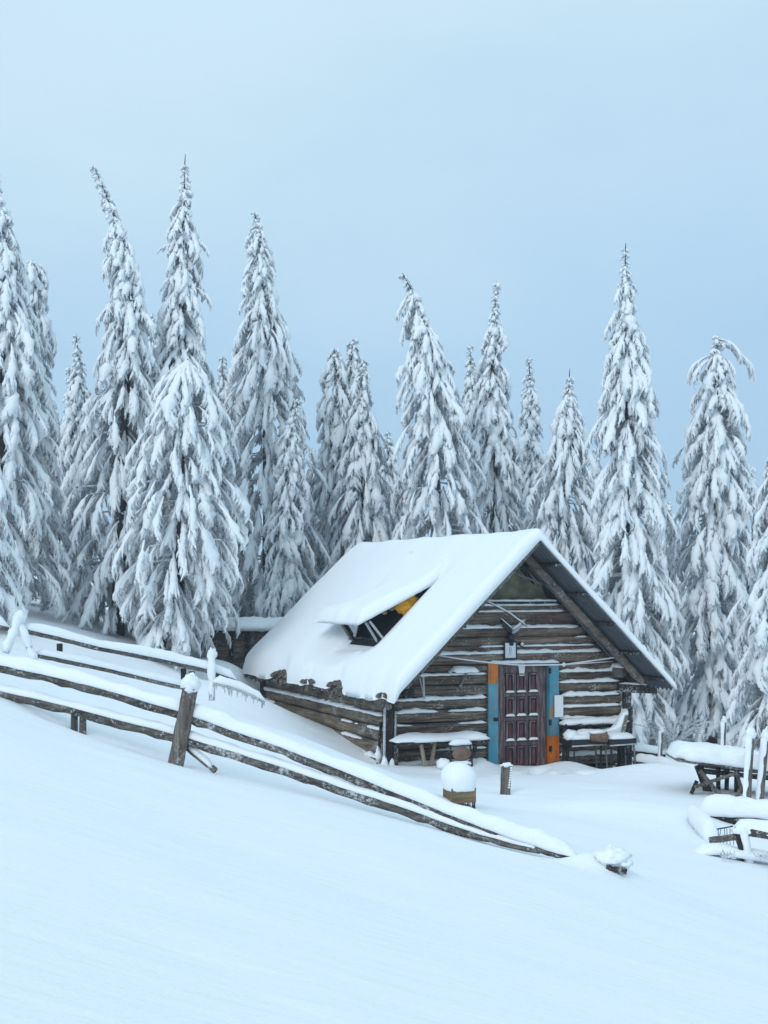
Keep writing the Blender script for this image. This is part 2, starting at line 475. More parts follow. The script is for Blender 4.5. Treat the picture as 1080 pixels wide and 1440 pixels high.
def axis(lo, hi, step, far_lo, far_hi, grow=1.22):
    a = list(np.arange(lo, hi + 1e-6, step))
    s = step
    while a[-1] < far_hi:
        s *= grow; a.append(a[-1] + s)
    s = step
    while a[0] > far_lo:
        s *= grow; a.insert(0, a[0] - s)
    return np.array(a)
def make_ground():
    xs = axis(-6.5, 9.0, 0.085, -110, 110)
    ys = axis(3.0, 30.0, 0.09, -40, 150)
    XX, YY = np.meshgrid(xs, ys)
    Z = np.zeros_like(XX)
    for i in range(0, len(ys), 40):
        Z[i:i + 40] = gz(XX[i:i + 40], YY[i:i + 40])
    near = (np.abs(XX) < 16) & (YY < 45) & (YY > -3)
    for i, j in zip(*np.nonzero(near)):
        x, y = XX[i, j], YY[i, j]
        # soft wind-packed waves that run along the slope, and small crust
        d = 0.050 * nse(x * 0.42 + 3, y * 0.55) + 0.018 * nse(x * 1.1 + y * 0.3, y * 1.9 + 9) + 0.007 * nse(x * 2.2 + y, y * 6.5, 4.0)
        Z[i, j] += d
    # trodden snow in front of the door
    for k in range(26):
        rnd = random.Random(k)
        t = rnd.random()
        p = at(735 + rnd.uniform(-25, 70) * (0.4 + t), 1085 + 18 * t, 24.3 - 1.8 * t)
        rr = 0.10 + 0.06 * rnd.random()
        q = ((XX - p[0]) ** 2 + (YY - p[1]) ** 2) / rr ** 2
        Z += np.where(q < 9, (-0.085 * np.exp(-q) + 0.018 * np.exp(-(np.sqrt(q) - 1.5) ** 2 * 3)), 0) * 0.9
    nv, nu = XX.shape
    co = np.stack([XX, YY, Z], -1).reshape(-1, 3).astype(np.float32)
    idx = np.arange(nv * nu).reshape(nv, nu)
    q = np.stack([idx[:-1, :-1], idx[:-1, 1:], idx[1:, 1:], idx[1:, :-1]], -1).reshape(-1, 4)
    o = raw_mesh('snow_ground', co, q, M['ground'])
    tag(o, kind='structure')
    return o

def raw_mesh(name, co, quads, mat, parent=None, smooth=True):
    me = bpy.data.meshes.new(name)
    me.vertices.add(len(co)); me.vertices.foreach_set('co', np.ascontiguousarray(co, np.float32).ravel())
    nf = len(quads)
    me.loops.add(nf * 4); me.loops.foreach_set('vertex_index', np.ascontiguousarray(quads, np.int32).ravel())
    me.polygons.add(nf)
    me.polygons.foreach_set('loop_start', np.arange(0, nf * 4, 4, dtype=np.int32))
    me.polygons.foreach_set('use_smooth', np.full(nf, smooth, bool))
    me.materials.append(mat)
    me.update(calc_edges=True)
    o = bpy.data.objects.new(name, me); COL.objects.link(o)
    if parent is not None: o.parent = parent
    return o

ground = make_ground()

# ------------------------------------------------------------------ log cabin (local axes: u along the front, v into depth, z up)
cabin = thing('log_cabin', 'weathered log cabin with thick snow on its steep roof, maroon door and open dormer', 'cabin', hutw(0, 0, 0), TH)
UR, ZR, KS = 2.22, 3.74, 0.97
WW, LL = 4.47, 6.78                             # wall width and depth
VF, VB = -1.2, LL + 0.2                         # roof front and back edge
UL, UE = -0.42, 4.84                            # eave tips
def roof_z(u): return ZR - KS * abs(u - UR)

def log_bar(mb, p0, p1, r_out, r_up, seed, out=(0, -1, 0), n=12, step=0.11, jag=0.0):
    p0 = np.array(p0, float); p1 = np.array(p1, float)
    L = np.linalg.norm(p1 - p0); k = max(3, int(L / step))
    t = (p1 - p0) / L
    out = np.array(out, float); up = np.array((0, 0, 1.0))
    rings = []
    for i in range(k + 1):
        d = L * i / k
        c = p0 + t * d + up * 0.010 * nse(d * 0.8, seed * 3.1) + out * 0.012 * nse(d * 0.9, seed * 1.3, 4)
        ring = []
        for j in range(n):
            a = 2 * math.pi * (j + 0.5) / n
            ca, sa = math.cos(a), math.sin(a)
            # squared-off section: hewn log
            ex = 0.7
            x_ = math.copysign(abs(ca) ** ex, ca); z_ = math.copysign(abs(sa) ** ex, sa)
            kk = 1 + 0.07 * nse(d * 2.2 + seed * 11, ca * 1.5 + seed, sa * 1.5) + 0.05 * nse(d * 9 + seed, ca * 4, sa * 4)
            if jag and z_ > 0.3: kk += jag * nse(d * 7 + seed, seed * 2.7, 1)
            ring.append(c + out * x_ * r_out * kk + up * z_ * r_up * kk)
        rings.append(ring)
    mb.loft(None, rings)

def ledge(mb, p0, p1, depth, height, seed, out=(0, -1, 0), density=0.1, step=0.045):
    """irregular strip of snow caught on a ledge between two logs"""
    p0 = np.array(p0, float); p1 = np.array(p1, float)
    L = np.linalg.norm(p1 - p0); t = (p1 - p0) / L
    k = max(4, int(L / step))
    out = np.array(out, float)
    run = []
    def flush():
        if len(run) > 3:
            for q, f in ((0, 0.15), (1, 0.6), (-1, 0.15), (-2, 0.6)):
                m_ = np.mean(run[q], axis=0)
                run[q] = [m_ + (p - m_) * f + np.array((0, 0, -0.012 * (1 - f))) for p in run[q]]
            mb.loft(None, [r for r in run])
        run.clear()
    for i in range(k + 1):
        d = L * i / k
        a = density + 0.62 * nse(d * 1.15 + seed * 13.7, seed * 5.1) + 0.22 * nse(d * 4.5 + seed * 3, 2.2) + 0.14 * nse(d * 12, seed)
        if a <= 0.02: flush(); continue
        a = min(1.0, a * 2.2) ** 0.6
        h = height * a * (0.72 + 0.5 * nse(d * 6, seed, 5)); dp = depth * (0.5 + 0.5 * a)
        lo = 0.45 * height * a * abs(nse(d * 7 + seed * 2, 9.2, seed))
        c = p0 + t * d
        run.append([c + out * x_ + np.array((0, 0, z_)) for x_, z_ in
                    ((-0.03, -0.02), (dp * 0.9, -0.012 - lo), (dp * 1.06, h * 0.28 - lo), (dp * 0.9, h * 0.72), (dp * 0.5, h * 1.0), (-0.03, h * 1.12))])
    flush()

# front wall: log courses by height (top of each course), left and right of the door
courses = [1.63, 1.50, 1.30, 1.09, 0.88, 0.665, 0.45, 0.235, 0.02, -0.2, -0.42]
fws = [MB(), MB()]; sn = MB(); rng = random.Random(3)
UDL, UDR = 1.80, 3.17
for i in range(len(courses) - 1):
    zt, zb = courses[i], courses[i + 1]
    zc, hh = (zt + zb) / 2, (zt - zb) / 2
    for (a, b) in ((0.02, UDL), (UDR, WW)):
        dz = (0.012 * (i % 3 - 1)) if a > 1 else 0
        log_bar(fws[1 if a > 1 else 0], (a, 0.03 + 0.02 * rng.random(), zc + dz), (b, 0.03 + 0.02 * rng.random(), zc + dz), 0.105, hh * 0.98, i * 2 + a, jag=0.10)
        if i > 0:
            ledge(sn, (a + 0.02, -0.045, zt - 0.02 + dz), (b - 0.02, -0.045, zt - 0.02 + dz), 0.075, 0.072 * (0.55 + 0.6 * rng.random()), i * 3.7 + a, density=0.02 + 0.42 * rng.random())
for fw in fws: fw.build('front_wall', M['log'], cabin, smooth=True)
# gable boards above the door
gb = MB()
rows = [(1.63, 1.84, 0.05), (1.84, 1.955, 0.028), (1.955, 2.10, 0.045), (2.10, 2.28, 0.03), (2.28, 2.56, 0.04), (2.56, 2.67, 0.055)]
def gab(z):                                     # half-width limits of the gable at height z
    d = (ZR - 0.06 - z) / KS
    return max(0.0, UR - d), min(WW, UR + d)
for i, (zb, zt, pr) in enumerate(rows):
    a, b = gab((zb * 0.6 + zt * 0.4)); a = max(a, -0.02)
    gb.mi = 1 if i in (4,) else 0
    if i == 4:
        gb.mi = 0; log_bar(gb, (a, 0.02, (zb + zt) / 2), (2.75, 0.02, (zb + zt) / 2), pr + 0.02, (zt - zb) / 2, 31 + i)
        gb.mi = 1; log_bar(gb, (2.755, 0.025, (zb + zt) / 2), (b, 0.025, (zb + zt) / 2), pr + 0.02, (zt - zb) / 2 * 0.99, 41 + i)
    elif i == 1:
        gb.mi = 0; log_bar(gb, (a, 0.02, (zb + zt) / 2), (2.5, 0.02, (zb + zt) / 2), pr + 0.02, (zt - zb) / 2, 31 + i)
        gb.mi = 1; log_bar(gb, (2.505, 0.022, (zb + zt) / 2), (b, 0.022, (zb + zt) / 2), pr + 0.02, (zt - zb) / 2 * 0.99, 41 + i)
    else:
        gb.mi = 0
        log_bar(gb, (a, 0.02, (zb + zt) / 2), (b, 0.02, (zb + zt) / 2), pr + 0.02, (zt - zb) / 2, 31 + i)
    aa, bb = gab(zt)
    ledge(sn, (aa + 0.05, -0.01 - pr * 0.5, zt - 0.012), (bb - 0.04, -0.01 - pr * 0.5, zt - 0.012), 0.05, 0.060 if i in (0, 3) else 0.034, 50 + i * 1.9, density=0.42 if i in (0, 3, 4, 5) else 0.12)
gb.build('gable_boards', [M['gable'], M['reddish']], cabin, smooth=True)
# tie beam and stretched canvas in the gable tip
tb = MB()
a, b = gab(2.70)
tb.beam((a - 0.02, -0.02, 2.70), (b, -0.02, 2.70), 0.12, 0.07, jit=0.15, segs=12)
tb.build('tie_beam', M['darkwood'], cabin)
ledge(sn, (a + 0.02, -0.04, 2.73), (b - 0.02, -0.04, 2.73), 0.055, 0.035, 71, density=0.6)
cv = MB()
kx, kz = 16, 12
vs = []; fs = []
for j in range(kz + 1):
    z = 2.74 + (ZR - 0.05 - 2.74) * j / kz
    aa, bb = gab(z)
    for i in range(kx + 1):
        u = aa + (bb - aa) * i / kx
        vs.append((u, 0.05 + 0.05 * nse(u * 3, z * 1.5) + 0.025 * math.sin(u * 14 + z * 3), z))
for j in range(kz):
    for i in range(kx):
        o_ = j * (kx + 1) + i
        fs.append((o_, o_ + 1, o_ + kx + 2, o_ + kx + 1))
cv.add(vs, fs); cv.build('gable_canvas', M['canvas'], cabin, smooth=True)
# backing painted black for the shade indoors, right and back wall
bk = MB()
bk.box((0.1, 0.18, -0.6), (WW - 0.1, 0.24, 1.62))
bk.add([(UR - 2.1, 0.2, 1.62), (UR + 2.1, 0.2, 1.62), (UR, 0.2, 3.6), (UR - 2.1, 0.26, 1.62), (UR + 2.1, 0.26, 1.62), (UR, 0.26, 3.6)], [(0, 1, 2), (5, 4, 3), (0, 2, 5, 3), (1, 4, 5, 2), (0, 3, 4, 1)])
bk.build('shade_backing', M['black'], cabin)
sw = MB()
zs = [1.50, 1.28, 1.06, 0.82, 0.58, 0.34, 0.10, -0.15, -0.4]
for i in range(len(zs) - 1):
    zc, hh = (zs[i] + zs[i + 1]) / 2, (zs[i] - zs[i + 1]) / 2
    log_bar(sw, (0.05, 0.12, zc), (0.05, LL - 0.05, zc + 0.02), 0.105, hh * 0.97, 60 + i, out=(-1, 0, 0), jag=0.12)
    ledge(sn, (-0.04, 0.15, zs[i] - 0.02), (-0.04, LL - 0.1, zs[i] - 0.0), 0.075, 0.07, 80 + i, out=(-1, 0, 0), density=0.45 if i in (2, 3) else 0.05)
sw.build('side_wall', M['log_side'], cabin, smooth=True)
rw = MB()
for i in range(len(courses) - 1):
    zc, hh = (courses[i] + courses[i + 1]) / 2, (courses[i] - courses[i + 1]) / 2
    log_bar(rw, (WW - 0.06, 0.15, zc), (WW - 0.06, LL, zc), 0.1, hh, 20 + i, out=(1, 0, 0))
    log_bar(rw, (0.15, LL - 0.05, zc), (WW - 0.1, LL - 0.05, zc), 0.1, hh, 40 + i, out=(0, 1, 0))
rw.add([(0.1, LL - 0.02, 1.62), (WW - 0.1, LL - 0.02, 1.62), (UR, LL - 0.02, 3.6)], [(0, 1, 2)])
rw.build('rear_wall', M['log_side'], cabin, smooth=True)
sn.build('ledge_snow', M['snow'], cabin, smooth=True)

# roof sheets: corrugated, on purlins, with a pole rafter at the front
rf = MB()
def corrugated(mb, ua, ub, va, vb, wave=0.13, amp=0.036, thick=0.02):
    nv = int((vb - va) / wave * 6); ks = 5
    vs = []; fs = []
    for layer in (0, 1):
        for i in range(ks + 1):
            u = ua + (ub - ua) * i / ks
            for j in range(nv + 1):
                v = va + (vb - va) * j / nv
                vs.append((u, v, roof_z(u) + amp * math.sin(2 * math.pi * (v - va) / wave) + (thick if layer else 0)))
    n1 = (ks + 1) * (nv + 1)
    for layer in (0, 1):
        for i in range(ks):
            for j in range(nv):
                o_ = layer * n1 + i * (nv + 1) + j
                f = (o_, o_ + 1, o_ + nv + 2, o_ + nv + 1)
                fs.append(f if layer else f[::-1])
    mb.add(vs, fs)
corrugated(rf, UR + 0.005, UE, VF, VB)
corrugated(rf, UL + 0.18, UR - 0.005, VF, VB)
roof = rf.build('roof', M['metal'], cabin, smooth=True)
pr = MB()
for k, f in enumerate((0.14, 0.34, 0.54, 0.74, 0.92)):
    for sgn in (1, -1):
        u = UR + sgn * f * 2.6
        pr.beam((u, VF + 0.03, roof_z(u) - 0.05), (u, VB - 0.1, roof_z(u) - 0.05), 0.10, 0.055, jit=0.1, seed=k, segs=8)
pr.build('purlin', M['darkwood'], roof)
def rafter(v, w_, h_, drop, mat, ua, ub, seed):
    b_ = MB()
    b_.beam((ua, v, roof_z(ua) - drop), (ub, v, roof_z(ub) - drop), w_, h_, jit=0.25, seed=seed, segs=16)
    return b_.build('rafter', mat, roof)
rafter(-0.58, 0.11, 0.12, 0.15, M['rafter'], UR - 0.02, UE - 0.25, 1)
rafter(-0.58, 0.11, 0.12, 0.15, M['darkwood'], UR - 0.04, UL + 0.28, 2)
rafter(0.10, 0.10, 0.12, 0.13, M['darkwood'], UR + 0.02, UE - 0.1, 3)
rafter(-1.18, 0.03, 0.05, 0.035, M['post'], UR - 0.02, UL + 0.22, 5)
# loose battens in the overhang
bt = MB()
bt.beam((UR + 0.55, -0.35, roof_z(UR + 0.55) - 0.17), (UR + 1.9, -0.30, roof_z(UR + 1.9) - 0.17), 0.03, 0.02)
bt.beam((UR - 0.2, -0.3, 3.28), (UR + 0.5, -0.35, 3.02), 0.04, 0.03)
bt.build('batten', M['greymetal'], roof)

NOTCH = [(4.2, 5.0, 0.12), (1.25, 1.85, 0.10), (-0.75, -0.5, 0.08), (2.7, 3.1, 0.06)]     # stretches where the snow has slipped off the eave (v from, v to, depth)
# rotten, ragged board ends along the left eave
ev = MB(); rng = random.Random(11)
v = VF + 0.25
while v < LL + 0.2:
    wv = rng.uniform(0.07, 0.22)
    up_ = 0.015 + 0.02 * rng.random()
    dn = 0.07 + 0.11 * rng.random() + 0.05 * nse(v * 1.7, 6.1)
    u0 = UL + rng.uniform(-0.02, 0.03)
    z0 = roof_z(u0)
    ring0 = [(u0, v, z0 - dn), (u0, v + wv, z0 - dn * rng.uniform(0.5, 1.3)), (u0 + 0.05, v + wv, z0 + up_), (u0 + 0.05, v, z0 + up_)]
    ring1 = [(p[0] + 0.05, p[1], p[2] + 0.03) for p in ring0]
    ev.loft(None, [ring0, ring1])
    v += wv * rng.uniform(0.8, 1.0)
for (va, vb, dd) in NOTCH:
    vv_ = va - 0.1
    while vv_ < vb + 0.1:
        wv = rng.uniform(0.10, 0.2); L_ = dd + rng.uniform(0.1, 0.25); u0 = UL + rng.uniform(-0.05, 0.02)
        ev.beam((u0, vv_, roof_z(u0) + 0.045), (u0 + L_, vv_ + rng.uniform(-0.04, 0.04), roof_z(u0 + L_) + 0.05), wv, 0.03, jit=0.3, seed=int(vv_ * 50), segs=5)
        vv_ += wv * 0.9
ev.build('eave_boards', M['rot'], roof)

# ---- dormer on the left slope
DV0, DV1 = 1.26, 2.56                           # right and left cheek
DUh, DUf = 1.42, 0.02                           # hinge and front edge of the flap
FZh, FZf = 3.06, 2.37
def flap_z(u): return FZf + (FZh - FZf) * (u - DUf) / (DUh - DUf)
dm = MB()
# floor and far cheek under the flap, painted black for the shade inside
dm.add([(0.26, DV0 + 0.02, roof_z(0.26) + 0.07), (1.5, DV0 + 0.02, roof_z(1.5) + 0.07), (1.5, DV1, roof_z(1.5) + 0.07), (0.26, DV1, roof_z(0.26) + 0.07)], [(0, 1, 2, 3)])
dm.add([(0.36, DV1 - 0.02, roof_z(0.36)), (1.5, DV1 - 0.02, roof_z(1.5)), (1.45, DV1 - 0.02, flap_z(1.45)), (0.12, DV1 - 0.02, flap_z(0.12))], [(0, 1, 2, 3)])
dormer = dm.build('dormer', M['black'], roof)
fl = MB()
fl.add([(DUf - 0.06, DV0 - 0.05, flap_z(DUf - 0.06)), (DUh + 0.1, DV0 - 0.05, flap_z(DUh + 0.1)), (DUh + 0.1, 3.35, flap_z(DUh + 0.1)), (DUf - 0.06, 3.35, flap_z(DUf - 0.06)),
        (DUf - 0.06, DV0 - 0.05, flap_z(DUf - 0.06) + 0.03), (DUh + 0.1, DV0 - 0.05, flap_z(DUh + 0.1) + 0.03), (DUh + 0.1, 3.35, flap_z(DUh + 0.1) + 0.03), (DUf - 0.06, 3.35, flap_z(DUf - 0.06) + 0.03)],
       [(0, 3, 2, 1), (4, 5, 6, 7), (0, 1, 5, 4), (1, 2, 6, 5), (2, 3, 7, 6), (3, 0, 4, 7)])
fl.build('dormer_flap', M['darkwood'], dormer)
def strut(p0, p1, w_, h_, mat, nm='dormer_post'):
    b_ = MB(); b_.beam(p0, p1, w_, h_, up=(0, 1, 0.01), jit=0.1, segs=4); b_.build(nm, mat, dormer)
strut((0.08, 2.55, 2.36), (0.36, 2.58, 1.98), 0.07, 0.16, M['iron'])
strut((0.16, 1.30, 2.36), (0.44, 1.30, 2.02), 0.035, 0.05, M['bone'])
strut((0.13, 1.42, 2.34), (0.36, 1.42, 1.98), 0.035, 0.06, M['bone'])
strut((0.36, 2.55, 2.02), (0.10, 1.72, 2.36), 0.03, 0.06, M['bone'], 'dormer_brace')
strut((0.34, 2.60, 2.02), (0.22, 2.95, 1.92), 0.05, 0.06, M['greymetal'], 'dormer_brace')
strut((0.34, 2.56, 2.03), (0.36, 1.36, 2.03), 0.04, 0.05, M['darkwood'], 'dormer_sill')
pn = MB(); pn.add([(0.14, 2.44, 2.34), (0.30, 2.44, 2.10), (0.14, 1.75, 2.34), (0.16, 2.44, 2.34), (0.32, 2.44, 2.10), (0.16, 1.75, 2.34)], [(0, 1, 2), (5, 4, 3), (0, 3, 4, 1), (1, 4, 5, 2), (2, 5, 3, 0)])
pn.build('dormer_pane', M['bone'], dormer)

# ---- snow blanket over the roof
def sm(a, b, x):
    t = min(1, max(0, (x - a) / (b - a))); return t * t * (3 - 2 * t)
us = np.concatenate([np.arange(UL - 0.1, UR - 0.3, 0.06), np.arange(UR - 0.3, UR + 0.3, 0.04), np.arange(UR + 0.3, UE + 0.03, 0.08), [UE + 0.03]])
vs_ = np.concatenate([np.arange(VF - 0.04, 4.0, 0.06), np.arange(4.0, VB + 0.05, 0.09), [VB + 0.05]])
rs = MB()
def snow_t(u, v):
    """vertical snow depth above the sheet"""
    t = 0.34 if u < UR else 0.17
    t = 0.27 + (0.13 - 0.27) * sm(UR - 0.5, UR + 0.35, u)
    t += 0.035 * nse(u * 1.2, v * 0.9, 1) + 0.012 * nse(u * 4, v * 4, 2)
    # the open dormer: bare under the flap, thin beside the cheek, hollow below the sill
    if u < UR:
        inu = sm(-0.05, 0.22, u) * (1 - sm(1.42, 1.62, u))
        inv = sm(DV0 - 0.10, DV0 + 0.03, v) * (1 - sm(2.60, 2.75, v))
        t *= 1 - 0.985 * inu * inv
        side = sm(-0.2, 0.3, u) * (1 - sm(1.35, 1.75, u)) * sm(DV0 - 0.75, DV0 - 0.02, v) * (1 - sm(DV0 + 0.0, DV0 + 0.1, v))
        t *= 1 - 0.72 * side
        hol = math.exp(-((u + 0.0) / 0.35) ** 2 - ((v - 2.4) / 0.9) ** 2)
        t *= 1 - 0.55 * hol
    return t
grid_t = []; grid_b = []
for u in us:
    rt = []; rb = []
    for v in vs_:
        # ragged lower edge on the left eave
        notch = 0.02 + 0.06 * nse(v * 1.1, 8.8) + 0.014 * nse(v * 6, 1.1)
        for (va, vb, dd) in NOTCH: notch += dd * sm(va - 0.30, va + 0.25, v) * (1 - sm(vb - 0.35, vb + 0.25, v)) * (1 + 0.3 * nse(v * 5, 2))
        ul = UL - 0.05 + max(-0.06, notch)
        uu = max(u, ul)
        e = min(uu - ul, UE + 0.03 - uu, v - (VF - 0.04) + 0.02, VB + 0.06 - v)
        rad = 0.11
        ef = math.sqrt(max(0.015, 1 - (1 - min(1, e / rad)) ** 2))
        base = ZR + 0.03 - KS * math.sqrt((uu - UR) ** 2 + 0.012) + 0.10
        base = min(base, roof_z(uu) + 0.03 + 0.06)
        t = snow_t(uu, v)
        rt.append((uu, v, max(roof_z(uu) + 0.028, base - 0.04) + t * ef))
        rb.append((uu, v, roof_z(uu) + 0.022 - (0.06 if uu - ul < 0.05 else 0)))
    grid_t.append(rt); grid_b.append(rb)
nu_, nv_ = len(us), len(vs_)
vv = [p for r in grid_t for p in r] + [p for r in grid_b for p in r]
ff = []
for i in range(nu_ - 1):
    for j in range(nv_ - 1):
        a = i * nv_ + j
        ff.append((a, a + nv_, a + nv_ + 1, a + 1)); a += nu_ * nv_
        ff.append((a, a + 1, a + nv_ + 1, a + nv_))
NN = nu_ * nv_
for i in range(nu_ - 1):
    a = i * nv_; b = a + nv_; ff.append((a, a + NN, b + NN, b)); a += nv_ - 1; b += nv_ - 1; ff.append((a, b, b + NN, a + NN))
for j in range(nv_ - 1):
    a = j; ff.append((a, a + 1, a + 1 + NN, a + NN)); a = (nu_ - 1) * nv_ + j; ff.append((a, a + NN, a + 1 + NN, a + 1))
rs.add(vv, ff)
rs.build('roof_snow', M['snow'], roof, smooth=True)

# snow slab on the dormer flap, blending upward into the roof snow
fsn = MB()
fu = np.linspace(DUf - 0.14, 1.80, 30); fv = np.linspace(DV0 - 0.12, 3.62, 44)
T_, B_ = [], []
for u in fu:
    rt = []; rb = []
    for v in fv:
        ls = sm(2.9, 3.62, v)
        zb_ = flap_z(u) + 0.028 if u < DUh + 0.1 else flap_z(DUh + 0.1) + 0.028
        ufront = u + 0.05 * nse(v * 2.5, 3) * (1 - sm(0, 0.4, u))
        rs_top = roof_z(u) + 0.08 + snow_t(u, 0.4)
        e = min(u - fu[0], v - fv[0], fv[-1] - v)
        ef = math.sqrt(max(0.02, 1 - (1 - min(1, e / 0.17)) ** 2))
        top = zb_ + (0.20 + 0.03 * nse(u * 2, v * 2, 6)) * ef
        bl = sm(0.75, 1.75, u)
        top = top * (1 - bl) + (rs_top + 0.03 - 0.16 * sm(1.45, 1.8, u)) * bl
        edge = 1 - min(1, (v - fv[0]) / 0.25)
        lf = sm(2.3, 3.55, v) * sm(0.05, 0.75, u)
        top = top * (1 - lf) + (rs_top - 0.20 * sm(3.2, 3.6, v)) * lf
        top = top - 0.10 * ls * (1 - sm(0.05, 0.5, u))
        bot = zb_ - 0.02 * abs(nse(u * 6, v * 6)) - (0.035 if e < 0.03 else 0)
        bot = min(bot, top - 0.01)
        if u > DUh: bot = min(bot, roof_z(u) + 0.1)
        rt.append((ufront, v, top)); rb.append((ufront, v, bot))
    T_.append(rt); B_.append(rb)
nu_, nv_ = len(fu), len(fv)
vv = [p for r in T_ for p in r] + [p for r in B_ for p in r]
ff = []; NN = nu_ * nv_
for i in range(nu_ - 1):
    for j in range(nv_ - 1):
        a = i * nv_ + j
        ff.append((a, a + nv_, a + nv_ + 1, a + 1)); a += NN
        ff.append((a, a + 1, a + nv_ + 1, a + nv_))
for i in range(nu_ - 1):
    a = i * nv_; b = a + nv_; ff.append((a, a + NN, b + NN, b)); a += nv_ - 1; b += nv_ - 1; ff.append((a, b, b + NN, a + NN))
for j in range(nv_ - 1):
    a = j; ff.append((a, a + 1, a + 1 + NN, a + NN)); a = (nu_ - 1) * nv_ + j; ff.append((a, a + NN, a + 1 + NN, a + 1))
fsn.add(vv, ff)
fsn.build('flap_snow', M['snow'], dormer, smooth=True)

# ---- door with twelve raised panels, painted jambs
DL, DR_, DZ0, DZ1 = 2.02, 2.975, -0.32, 1.63
dr = MB()
dr.box((DL, 0.0, DZ0), (DR_, 0.05, DZ1 - 0.012))
door = dr.build('door', M['door'], cabin)
px_ = [(2.185, 2.335), (2.40, 2.565), (2.635, 2.80)]
pz_ = [(1.12, 1.46), (0.71, 1.05), (0.285, 0.63), (-0.17, 0.20)]
for i, (a, b) in enumerate(px_):
    for j, (c, d) in enumerate(pz_):
        p_ = MB()
        w2 = 0.024
        p_.mi = 1
        p_.box((a - 0.012, -0.006, c - 0.012), (b + 0.012, 0.0, d + 0.012))  # flat dark border, recess shade painted round the panel
        p_.mi = 0
        p_.box((a, -0.030, c), (a + w2, -0.003, d)); p_.box((b - w2, -0.030, c), (b, -0.003, d))
        p_.box((a + w2, -0.030, d - w2), (b - w2, -0.003, d)); p_.box((a + w2, -0.030, c), (b - w2, -0.003, c + w2))
        q = 0.036; p_.mi = 2
        o4 = [(a + q, -0.004, c + q), (b - q, -0.004, c + q), (b - q, -0.004, d - q), (a + q, -0.004, d - q)]
        i4 = [(a + q + 0.02, -0.026, c + q + 0.02), (b - q - 0.02, -0.026, c + q + 0.02), (b - q - 0.02, -0.026, d - q - 0.02), (a + q + 0.02, -0.026, d - q - 0.02)]
        p_.loft(None, [o4, i4])
        p_.build('door_panel', [M['door'], M['groove_shade'], M['maroon']], door)
        if j < 3:
            dsn = MB()
            dsn.cap((a - 0.008, -0.022, c + 0.022), (b + 0.008, -0.022, c + 0.022), 0.045, 0.034, i * 4 + j + 9, segs=9, ends=0.04)
            dsn.build('panel_snow', M['snow'], door, smooth=True)
tg = MB(); tg.add([(2.42, -0.02, 1.63), (2.56, -0.02, 1.63), (2.535, -0.03, 1.42), (2.445, -0.03, 1.42), (2.42, -0.012, 1.63), (2.56, -0.012, 1.63), (2.535, -0.022, 1.42), (2.445, -0.022, 1.42)], [(3, 2, 1, 0), (4, 5, 6, 7), (0, 1, 5, 4), (1, 2, 6, 5), (2, 3, 7, 6), (3, 0, 4, 7)])
tg.build('door_tag', M['white'], door)
def jamb(u0, u1, splits, y=-0.10):
    b_ = MB()
    mats = [M['blue'], M['orange'], M['tanpaint']]
    for (z0, z1, k) in splits:
        b_.mi = k; b_.box((u0, y, z0), (u1, 0.06, z1))
    return b_.build('door_jamb', mats, cabin)
jl = jamb(1.80, 1.985, [(1.30, 1.66, 1), (-0.2, 1.298, 0)])
jl['label'] = 'blue jamb with orange top'
jr = jamb(3.0, 3.185, [(-0.06, 0.36, 1), (-0.4, -0.062, 1), (0.362, 1.61, 0)])
jr['label'] = 'blue jamb with orange foot'
pt = MB()
pt.add([(2.99, -0.104, 0.62), (3.187, -0.104, 0.86), (3.187, -0.104, 1.12), (2.99, -0.104, 0.80)] + [(2.99, -0.098, 0.62), (3.187, -0.098, 0.86), (3.187, -0.098, 1.12), (2.99, -0.098, 0.80)],
       [(0, 1, 2, 3), (7, 6, 5, 4), (0, 4, 5, 1), (1, 5, 6, 2), (2, 6, 7, 3), (3, 7, 4, 0)])
pt.build('paint_patch', M['tanpaint'], jr)
hl = MB(); hl.box((1.90, -0.125, 0.66), (1.975, -0.1, 0.72)); hl.tube([(1.94, -0.12, 0.70), (1.94, -0.17, 0.70), (1.90, -0.18, 0.70)], 0.014, 6)
hl.build('latch', M['iron'], jl)
for z in (1.50, 0.60, 0.14):
    h2 = MB(); h2.box((2.975, -0.125, z - 0.05), (3.02, -0.1, z + 0.05)); h2.build('hinge', M['iron'], jr)
lt = MB(); lt.beam((1.98, -0.05, 1.655), (3.2, -0.05, 1.635), 0.12, 0.05, jit=0.2, segs=8); lt.build('door_lintel', M['log'], cabin)
l2 = MB(); ledge(l2, (1.80, -0.09, 1.668), (3.2, -0.09, 1.648), 0.05, 0.045, 17, density=0.8); l2.build('lintel_snow', M['snow'], cabin, smooth=True)
# corner posts and porch frame on the right
cp = MB()
cp.beam((-0.04, -0.06, -0.5), (-0.04, -0.06, 1.42), 0.13, 0.13, jit=0.2, segs=10)
cp.build('corner_post', M['darkwood'], cabin)
bp = MB(); bp.beam((-0.06, LL - 0.05, -0.2), (-0.06, LL - 0.05, 1.5), 0.14, 0.16, jit=0.1, segs=8); bp.build('corner_post', M['darkwood'], cabin)
pp = MB(); pp.beam((4.60, -0.06, -0.5), (4.60, -0.06, 1.20), 0.13, 0.13, jit=0.12, segs=10); pp.build('porch_post', M['darkwood'], cabin)
pb = MB(); pb.beam((4.42, -0.10, 1.16), (4.98, -0.45, 1.14), 0.10, 0.15, jit=0.12, segs=4); pb.build('porch_lintel', M['darkwood'], cabin)
pls = MB(); pls.cap((4.42, -0.10, 1.235), (4.98, -0.45, 1.215), 0.07, 0.03, 5); pls.build('porch_snow', M['snow'], cabin, smooth=True)
